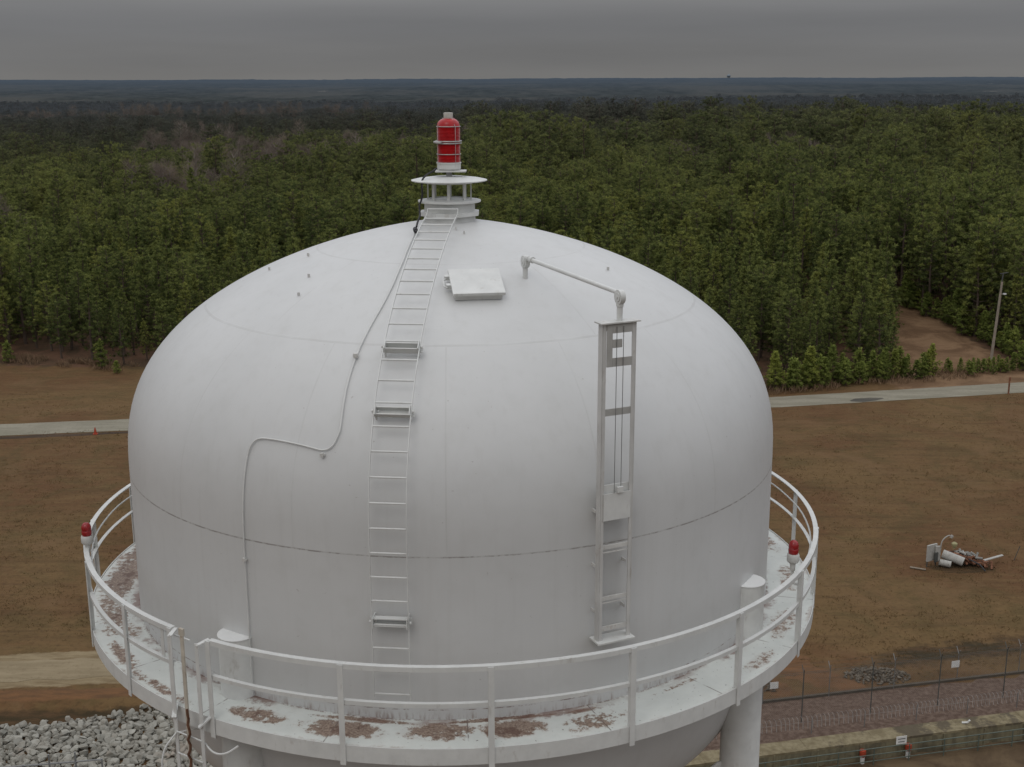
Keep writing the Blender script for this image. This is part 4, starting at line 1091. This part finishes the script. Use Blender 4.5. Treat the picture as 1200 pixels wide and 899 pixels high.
CLEAR = [(47.5, 110), (66, 110), (65.0, 138), (61.5, 155), (58.5, 170), (57.0, 170), (53.5, 150), (49.5, 133)]
def inside(poly, x, y):
    r = False
    for (x0, y0), (x1, y1) in zip(poly, poly[1:]+poly[:1]):
        if (y0 > y) != (y1 > y) and x < (x1-x0)*(y-y0)/(y1-y0)+x0: r = not r
    return r
SIL = [(150, 530), (152.7, 487), (160, 453.5), (173.4, 423.5), (190, 398.5), (211.7, 375), (246.8, 346.8), (286.8, 321.7), (326.8, 303.4), (366.8, 290), (406.9, 278.4), (450.3, 267.4), (493.6, 256.7), (558, 254), (596.7, 261.7), (656.8, 273.4), (700, 287.7), (740, 304), (780, 323.4), (817, 343.4), (843.6, 365), (867, 388.5), (883.6, 415), (897, 450), (904.6, 487), (906.6, 523.6), (906, 899), (150, 899)]
def behind_tank(p):
    """does the tank stand between the camera's site and this point"""
    u, v = cproj(p); return inside(SIL, u, v)
HALFW = .56
cand = []
def jgrid(y0, y1, cell, keep=1.0):
    y = y0
    while y < y1:
        xm = (y+19)*HALFW+14
        x = -xm
        while x < xm:
            if random.random() < keep: cand.append((x+random.uniform(-.45, .45)*cell, y+random.uniform(-.45, .45)*cell, cell))
            x += cell
        y += cell*.9
jgrid(118, 330, 3.45, .95)
jgrid(330, 800, 4.9, .93)
jgrid(800, 2000, 9.5, .95)
BARE = [(-67, 325, 16, 13, 34), (-73, 268, 9, 8, 14), (-48, 345, 11, 10, 20), (-31, 352, 9, 10, 16), (90, 335, 10, 10, 14), (30, 520, 24, 14, 22), (78, 352, 7, 8, 8), (-120, 470, 22, 14, 20), (150, 560, 26, 12, 20), (-250, 880, 55, 14, 44), (-150, 900, 45, 14, 36), (-330, 890, 50, 14, 30), (190, 740, 50, 20, 20), (64, 700, 40, 16, 18), (120, 420, 10, 12, 14), (50, 330, 8, 9, 10), (-100, 380, 14, 12, 16), (-10, 440, 16, 14, 18), (145, 330, 8, 8, 8)]
near, far = [], []
for x, y, cell in cand:
    if any(((x-a_)/b_)**2+((y-c_)/d_)**2 < .9 for a_, c_, b_, d_, n_ in BARE) and random.random() < .85: continue
    if y < forest_line(x)+1.2 or inside(CLEAR, x, y): continue
    d = math.hypot(x-CAM.x, y-CAM.y)
    stand = mnoise.noise(Vector((x*.012, y*.012, 1.3)))
    gap = mnoise.noise(Vector((x*.02, y*.016, 7.7)))
    if d > 380 and gap > .42 : continue
    s = max(.55, min(1.42, 1.0+.42*stand+random.gauss(0, .18))) if d < 600 else min(1.12, 1.0+.12*stand+random.gauss(0, .10))
    edge = sstep(0, 14, y-forest_line(x)); s *= .80+.20*edge
    s *= 1+(.40 if x > -20 else .16)*sstep(165, 300, y)
    k = random.choice([0, 2, 4, 0, 2, 4, 1] if d < 210 and x < 45 else [0, 1, 2, 3, 4, 5, 1, 3, 5])
    if 38 < x < 56 and y < 165: k = random.choice([2, 0, 2, 4])
    u, v = cproj((x, y, terrain(x, y)+kinds[k][0]*s*.75))
    show = -20 < u < 1220 and not (behind_tank((x, y, terrain(x, y)+kinds[k][0]*s)) )
    if show and y < 330: near.append((d, x, y, s, k))
    else: far.append((x, y, s, k, cell))
near.sort(key=lambda q: q[0])
for d, x, y, s, k in near[300:]: far.append((x, y, s, k, 3.45))
for d, x, y, s, k in near[:300]:
    u, v = cproj((x, y, 0)); fr = y-forest_line(x) < 7
    if u < 500: lab = 'green pine in the front row of the wood on the left, facing the road' if fr else 'green pine standing deeper in the wood on the left, behind its front row'
    elif x < 55: lab = 'green pine in the front row of the wood between tank and firebreak' if fr else 'green pine deeper in the wood between tank and firebreak'
    else: lab = 'green pine in the front row of the wood right of the firebreak' if fr else 'green pine deeper in the wood right of the firebreak'
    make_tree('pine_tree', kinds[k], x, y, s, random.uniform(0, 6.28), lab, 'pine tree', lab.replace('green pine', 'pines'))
# young pines along the verge on the right and a few on the left
for i in range(34):
    x = 31+i*.62+random.uniform(-.4, .4)
    y = 118.3+.30*(x-31)+random.uniform(-.2, 2.4)
    make_tree('young_pine', random.choice(ybush), x, y, random.uniform(.62, 1.12), random.uniform(0, 6.28), 'bushy young pine in the low row between road and wood', 'young pine', 'young pines along the road')
for x, y, s, lab in ((-63.3, 134.5, .72, 'single bright yellow green young pine at the far left edge of the field'), (-50.2, 131.2, .95, 'dark young pine at the wood edge beside the tank, left'), (-47.6, 128.3, .5, 'small low young pine nearest the tank on the left')):
    make_tree('young_pine', ybush[0] if s > .6 else ybush[1], x, y, s, random.uniform(0, 6.28), lab, 'young pine', 'young pines at the left wood edge')
for i in range(18):
    x = 54.0+i*.62+random.uniform(-.4, .4); y = 126.5+.12*(x-55)+random.uniform(-1, 1.2)
    make_tree('shrub', ybush[i % 3], x, y, (.45 if x < 62.5 else .8)*random.uniform(.85, 1.2), random.uniform(0, 6.28), 'low leafy shrub at the foot of the utility pole' if x < 62.5 else 'taller dark shrub beside the utility pole, near the road', 'shrub', 'low shrubs by the pole' if x < 62.5 else 'taller shrubs by the pole')
for i in range(26):
    u_ = i/25; x = 65.6-6.6*u_+random.uniform(-.9, .9); y = 135+33*u_+random.uniform(-1, 1)
    make_tree('young_pine', ybush[i % 3], x, y, random.uniform(.6, 1.25), random.uniform(0, 6.28), 'dark young pine along the right edge of the bare firebreak', 'young pine', 'young pines beside the firebreak')
# bare trees showing brown between the pines
nb_ = 0; bspots = []
for cx, cy, rx, ry, n in BARE:
    for _ in range(n): bspots.append((cx+random.gauss(0, rx*.55), cy+random.gauss(0, ry*.55)))
bspots += [(-88, 193), (-85.5, 190), (-91, 197), (60, 240), (75, 232)]
for x, y in bspots:
    far_ = y > 800
    p = (x, y, terrain(x, y)+14)
    if behind_tank(p): continue
    lab = 'pale leafless tree in the light band below the horizon' if far_ else ('bare brown tree among the near pines at the left edge' if y < 230 and x < 0 else 'leafless brown tree showing among the darker pines')
    make_tree('bare_tree', random.choice(bares), x, y, (1.5 if far_ else 1.2)*random.uniform(.9, 1.25), random.uniform(0, 6.28), lab, 'bare tree', {'pale': 'pale bare trees far off', 'bare': 'bare trees at the left edge', 'leaf': 'bare trees among the pines'}[lab[:4]], crown='twigs')
# dry weeds along the left wood edge
wm = MB(); rs = random.Random(3)
for _ in range(2600):
    x = rs.uniform(-72, -40) if rs.random() < .55 else rs.uniform(30, 62)
    y = (forest_line(x)-rs.random()**1.5*3.6+.8) if x < 0 else (117.6+.30*(x-31)+rs.uniform(-1.2, 3.5))
    if fbm(x*.3, y*.3, 1, 2) < -.02: continue
    for _ in range(3): quads_to(wm, Vector((x, y, terrain(x, y))), Vector((rs.gauss(0, .35), rs.gauss(0, .35), 1)).normalized(), rs.uniform(.3, .95), .07, rs)
wo = bpy.data.objects.new('dry_weeds', raw_mesh('dry_weeds', wm, plain('dead_grass', (.17, .11, .065), .9, 0, .25, .6))); C.objects.link(wo)
wo['kind'] = 'stuff'; tag(wo, 'dead tan weeds along the edge of the wood', 'weeds')

gm = MB(); rs = random.Random(9); placed = 0
while placed < 9000:
    y = 47+72*rs.random()**1.15; x = rs.uniform(-.47, .47)*(y+19)*1.02
    ry = 109.4+.085*x if x < 30 else 113.3+.21*(x-30)
    u, v = cproj((x, y, 0))
    if 170 < u < 885 or abs(y-ry) < 2.9 or v > 905: 
        if rs.random() < .9: placed += .2
        continue
    if (x < 3 and y < 54) or (x > 3 and y < wall_y(x)+6.2): placed += .05; continue
    placed += 1
    if fbm(x*.09+4, y*.14, 1, 3) < -.06 and rs.random() < .8: continue
    for _ in range(4): quads_to(gm, Vector((x+rs.gauss(0, .14), y+rs.gauss(0, .14), 0)), Vector((rs.gauss(0, .8), rs.gauss(0, .8), .8)).normalized(), rs.uniform(.08, .20), .045, rs, Vector((0, 0, 1)), .5)
def tuft_mat():
    t = NT('dry_tufts'); p = t.pos(); n = t.noise(p, .35, 4, .65); n2 = t.noise(p, 2.2, 2)
    c = t.mix(t.step(n, .36, .64), (.115, .075, .036), (.20, .132, .062)); c = t.mix(t.m_('MULTIPLY', t.step(n2, .5, .62), .5), c, (.12, .098, .04))
    df = t.add('ShaderNodeBsdfDiffuse'); t.put(df.inputs['Color'], c); tr = t.add('ShaderNodeBsdfTranslucent'); t.put(tr.inputs['Color'], c)
    mx = t.add('ShaderNodeMixShader'); mx.inputs[0].default_value = .5
    t.l.new(df.outputs[0], mx.inputs[1]); t.l.new(tr.outputs[0], mx.inputs[2]); t.l.new(mx.outputs[0], t.out.inputs['Surface']); t.n.remove(t.b)
    return t.m
go_ = bpy.data.objects.new('field_grass', raw_mesh('field_grass', gm, tuft_mat())); C.objects.link(go_); go_['kind'] = 'stuff'; tag(go_, 'short dry grass tufts across the brown field', 'grass')

# the rest of the forest: one object, trees set out by geometry nodes
protos = []
for i, (H, a_, b_, j) in enumerate(kinds):
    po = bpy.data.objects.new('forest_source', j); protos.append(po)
pv = [(x, y, terrain(x, y)) for x, y, s, k, cell in far]
fm = bpy.data.meshes.new('forest'); fm.from_pydata(pv, [], [])
sc_ = np.zeros((len(far), 3), dtype=np.float32); ro = np.zeros(len(far), dtype=np.float32); ix = np.zeros(len(far), dtype=np.int32)
for i, (x, y, s, k, cell) in enumerate(far):
    w_ = {3.45: 1.0, 4.9: 1.28, 9.5: 1.8, 19: 3.3}[cell]; h_ = {3.45: 1, 4.9: 1.08, 9.5: 1.2, 19: 1.12}[cell]
    sc_[i] = (s*w_, s*w_, s*h_*random.uniform(.85, 1.15)); ro[i] = random.uniform(0, 6.28); ix[i] = k
fm.attributes.new('scl', 'FLOAT_VECTOR', 'POINT').data.foreach_set('vector', sc_.ravel())
fm.attributes.new('rot', 'FLOAT', 'POINT').data.foreach_set('value', ro)
fm.attributes.new('idx', 'INT', 'POINT').data.foreach_set('value', ix)
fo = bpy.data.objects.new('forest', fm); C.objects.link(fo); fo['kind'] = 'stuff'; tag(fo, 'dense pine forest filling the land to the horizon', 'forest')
ng = bpy.data.node_groups.new('forest_nodes', 'GeometryNodeTree')
ng.interface.new_socket('Geometry', in_out='INPUT', socket_type='NodeSocketGeometry'); ng.interface.new_socket('Geometry', in_out='OUTPUT', socket_type='NodeSocketGeometry')
gi = ng.nodes.new('NodeGroupInput'); go = ng.nodes.new('NodeGroupOutput'); ip = ng.nodes.new('GeometryNodeInstanceOnPoints')
mp = ng.nodes.new('GeometryNodeMeshToPoints'); ng.links.new(gi.outputs[0], mp.inputs['Mesh']); ng.links.new(mp.outputs[0], ip.inputs['Points'])
g2 = ng.nodes.new('GeometryNodeGeometryToInstance')
for po in protos:
    oi = ng.nodes.new('GeometryNodeObjectInfo'); oi.inputs['Object'].default_value = po; oi.inputs['As Instance'].default_value = True
    ng.links.new(oi.outputs['Geometry'], g2.inputs[0])
jn = ng.nodes.new('GeometryNodeJoinGeometry')
for l in list(g2.inputs[0].links): ng.links.new(l.from_socket, jn.inputs[0])
ng.nodes.remove(g2); ng.links.new(jn.outputs[0], ip.inputs['Instance'])
def nat(name, typ):
    n = ng.nodes.new('GeometryNodeInputNamedAttribute'); n.data_type = typ; n.inputs['Name'].default_value = name
    return n.outputs['Attribute']
ip.inputs['Pick Instance'].default_value = True
ng.links.new(nat('idx', 'INT'), ip.inputs['Instance Index']); ng.links.new(nat('scl', 'FLOAT_VECTOR'), ip.inputs['Scale'])
cx_ = ng.nodes.new('ShaderNodeCombineXYZ'); ng.links.new(nat('rot', 'FLOAT'), cx_.inputs['Z'])
er = ng.nodes.new('FunctionNodeEulerToRotation'); ng.links.new(cx_.outputs[0], er.inputs[0]); ng.links.new(er.outputs[0], ip.inputs['Rotation'])
ng.links.new(ip.outputs[0], go.inputs[0])
md = fo.modifiers.new('trees', 'NODES'); md.node_group = ng

# far canopy and the hills on the horizon: a rough blue green sheet of treetops
def canopy_mat():
    t = NT('distant_forest_canopy'); p = t.pos()
    n = t.noise(t.scale(p, (1, .45, 1)), .022, 6, .7); n2 = t.noise(t.scale(p, (1, .35, 1)), .0022, 5, .6)
    c = t.mix(t.step(n, .35, .65), (.030, .034, .033), (.052, .057, .055))
    c = t.mix(t.m_('MULTIPLY', t.step(n2, .46, .60), .7), c, (.078, .077, .070))
    c = t.mix(t.m_('MULTIPLY', t.step(t.noise(t.scale(p, (1, .3, 1)), .0075, 5, .7), .64, .70), .7), c, (.15, .138, .122))
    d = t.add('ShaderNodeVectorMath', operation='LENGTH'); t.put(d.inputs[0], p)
    c = t.mix(t.lin(d.outputs['Value'], 2100, 7000, .05, .88), c, (.062, .080, .102))  # haze painted in: canopy colour fades to blue grey with distance
    return t.fin(c, 1.0, 0, .0)
cv, cf = [], []
rows = []
y = 1840.0
while y < 13500: rows.append(y); y *= 1.0085
ncol = 420
for y in rows:
    for i in range(ncol+1):
        x = (-.72+1.44*i/ncol)*(y+200); n = mnoise.noise(Vector((x*.016, y*.010, 4)))+.6*mnoise.noise(Vector((x*.04, y*.02, 8)))
        edge = sstep(1840, 2050, y)
        cv.append((x, y, terrain(x, y)+edge*(12.0+3.6*n+2.0*mnoise.noise(Vector((x*.09, y*.05, 2))))))
for j in range(len(rows)-1):
    for i in range(ncol): q = j*(ncol+1)+i; cf.append((q, q+1, q+ncol+2, q+ncol+1))
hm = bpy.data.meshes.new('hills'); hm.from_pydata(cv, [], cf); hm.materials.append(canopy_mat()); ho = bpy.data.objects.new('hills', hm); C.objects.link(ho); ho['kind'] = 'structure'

# a distant tower that just breaks the skyline
ft = (1516, 8800); fz = terrain(*ft)
M_FAR = plain('far_blue_grey_steel', (.17, .20, .225), .9, 0, .05, .1)
t = thing('distant_tower', (ft[0], ft[1], fz), 'tiny dark tower breaking the skyline to the right of the beacon', 'tower')
MB().lathe([(0, fz+36), (9, fz+38), (14, fz+43), (14, fz+48), (8, fz+54), (2, fz+58), (0, fz+60)], 16, ft).build('tank_bowl', M_FAR, t, smooth=True)
for k in range(4):
    a = R(45+90*k); MB().tube([(ft[0]+11*math.sin(a), ft[1]-11*math.cos(a), fz), (ft[0]+11*math.sin(a), ft[1]-11*math.cos(a), fz+43)], 1.3, 6).build('leg', M_FAR, t)
MB().lathe([(2.2, fz), (2.2, fz+38)], 8, ft).build('riser', M_FAR, t)
print('trees', len(near), len(far), 'rocks', len(big))
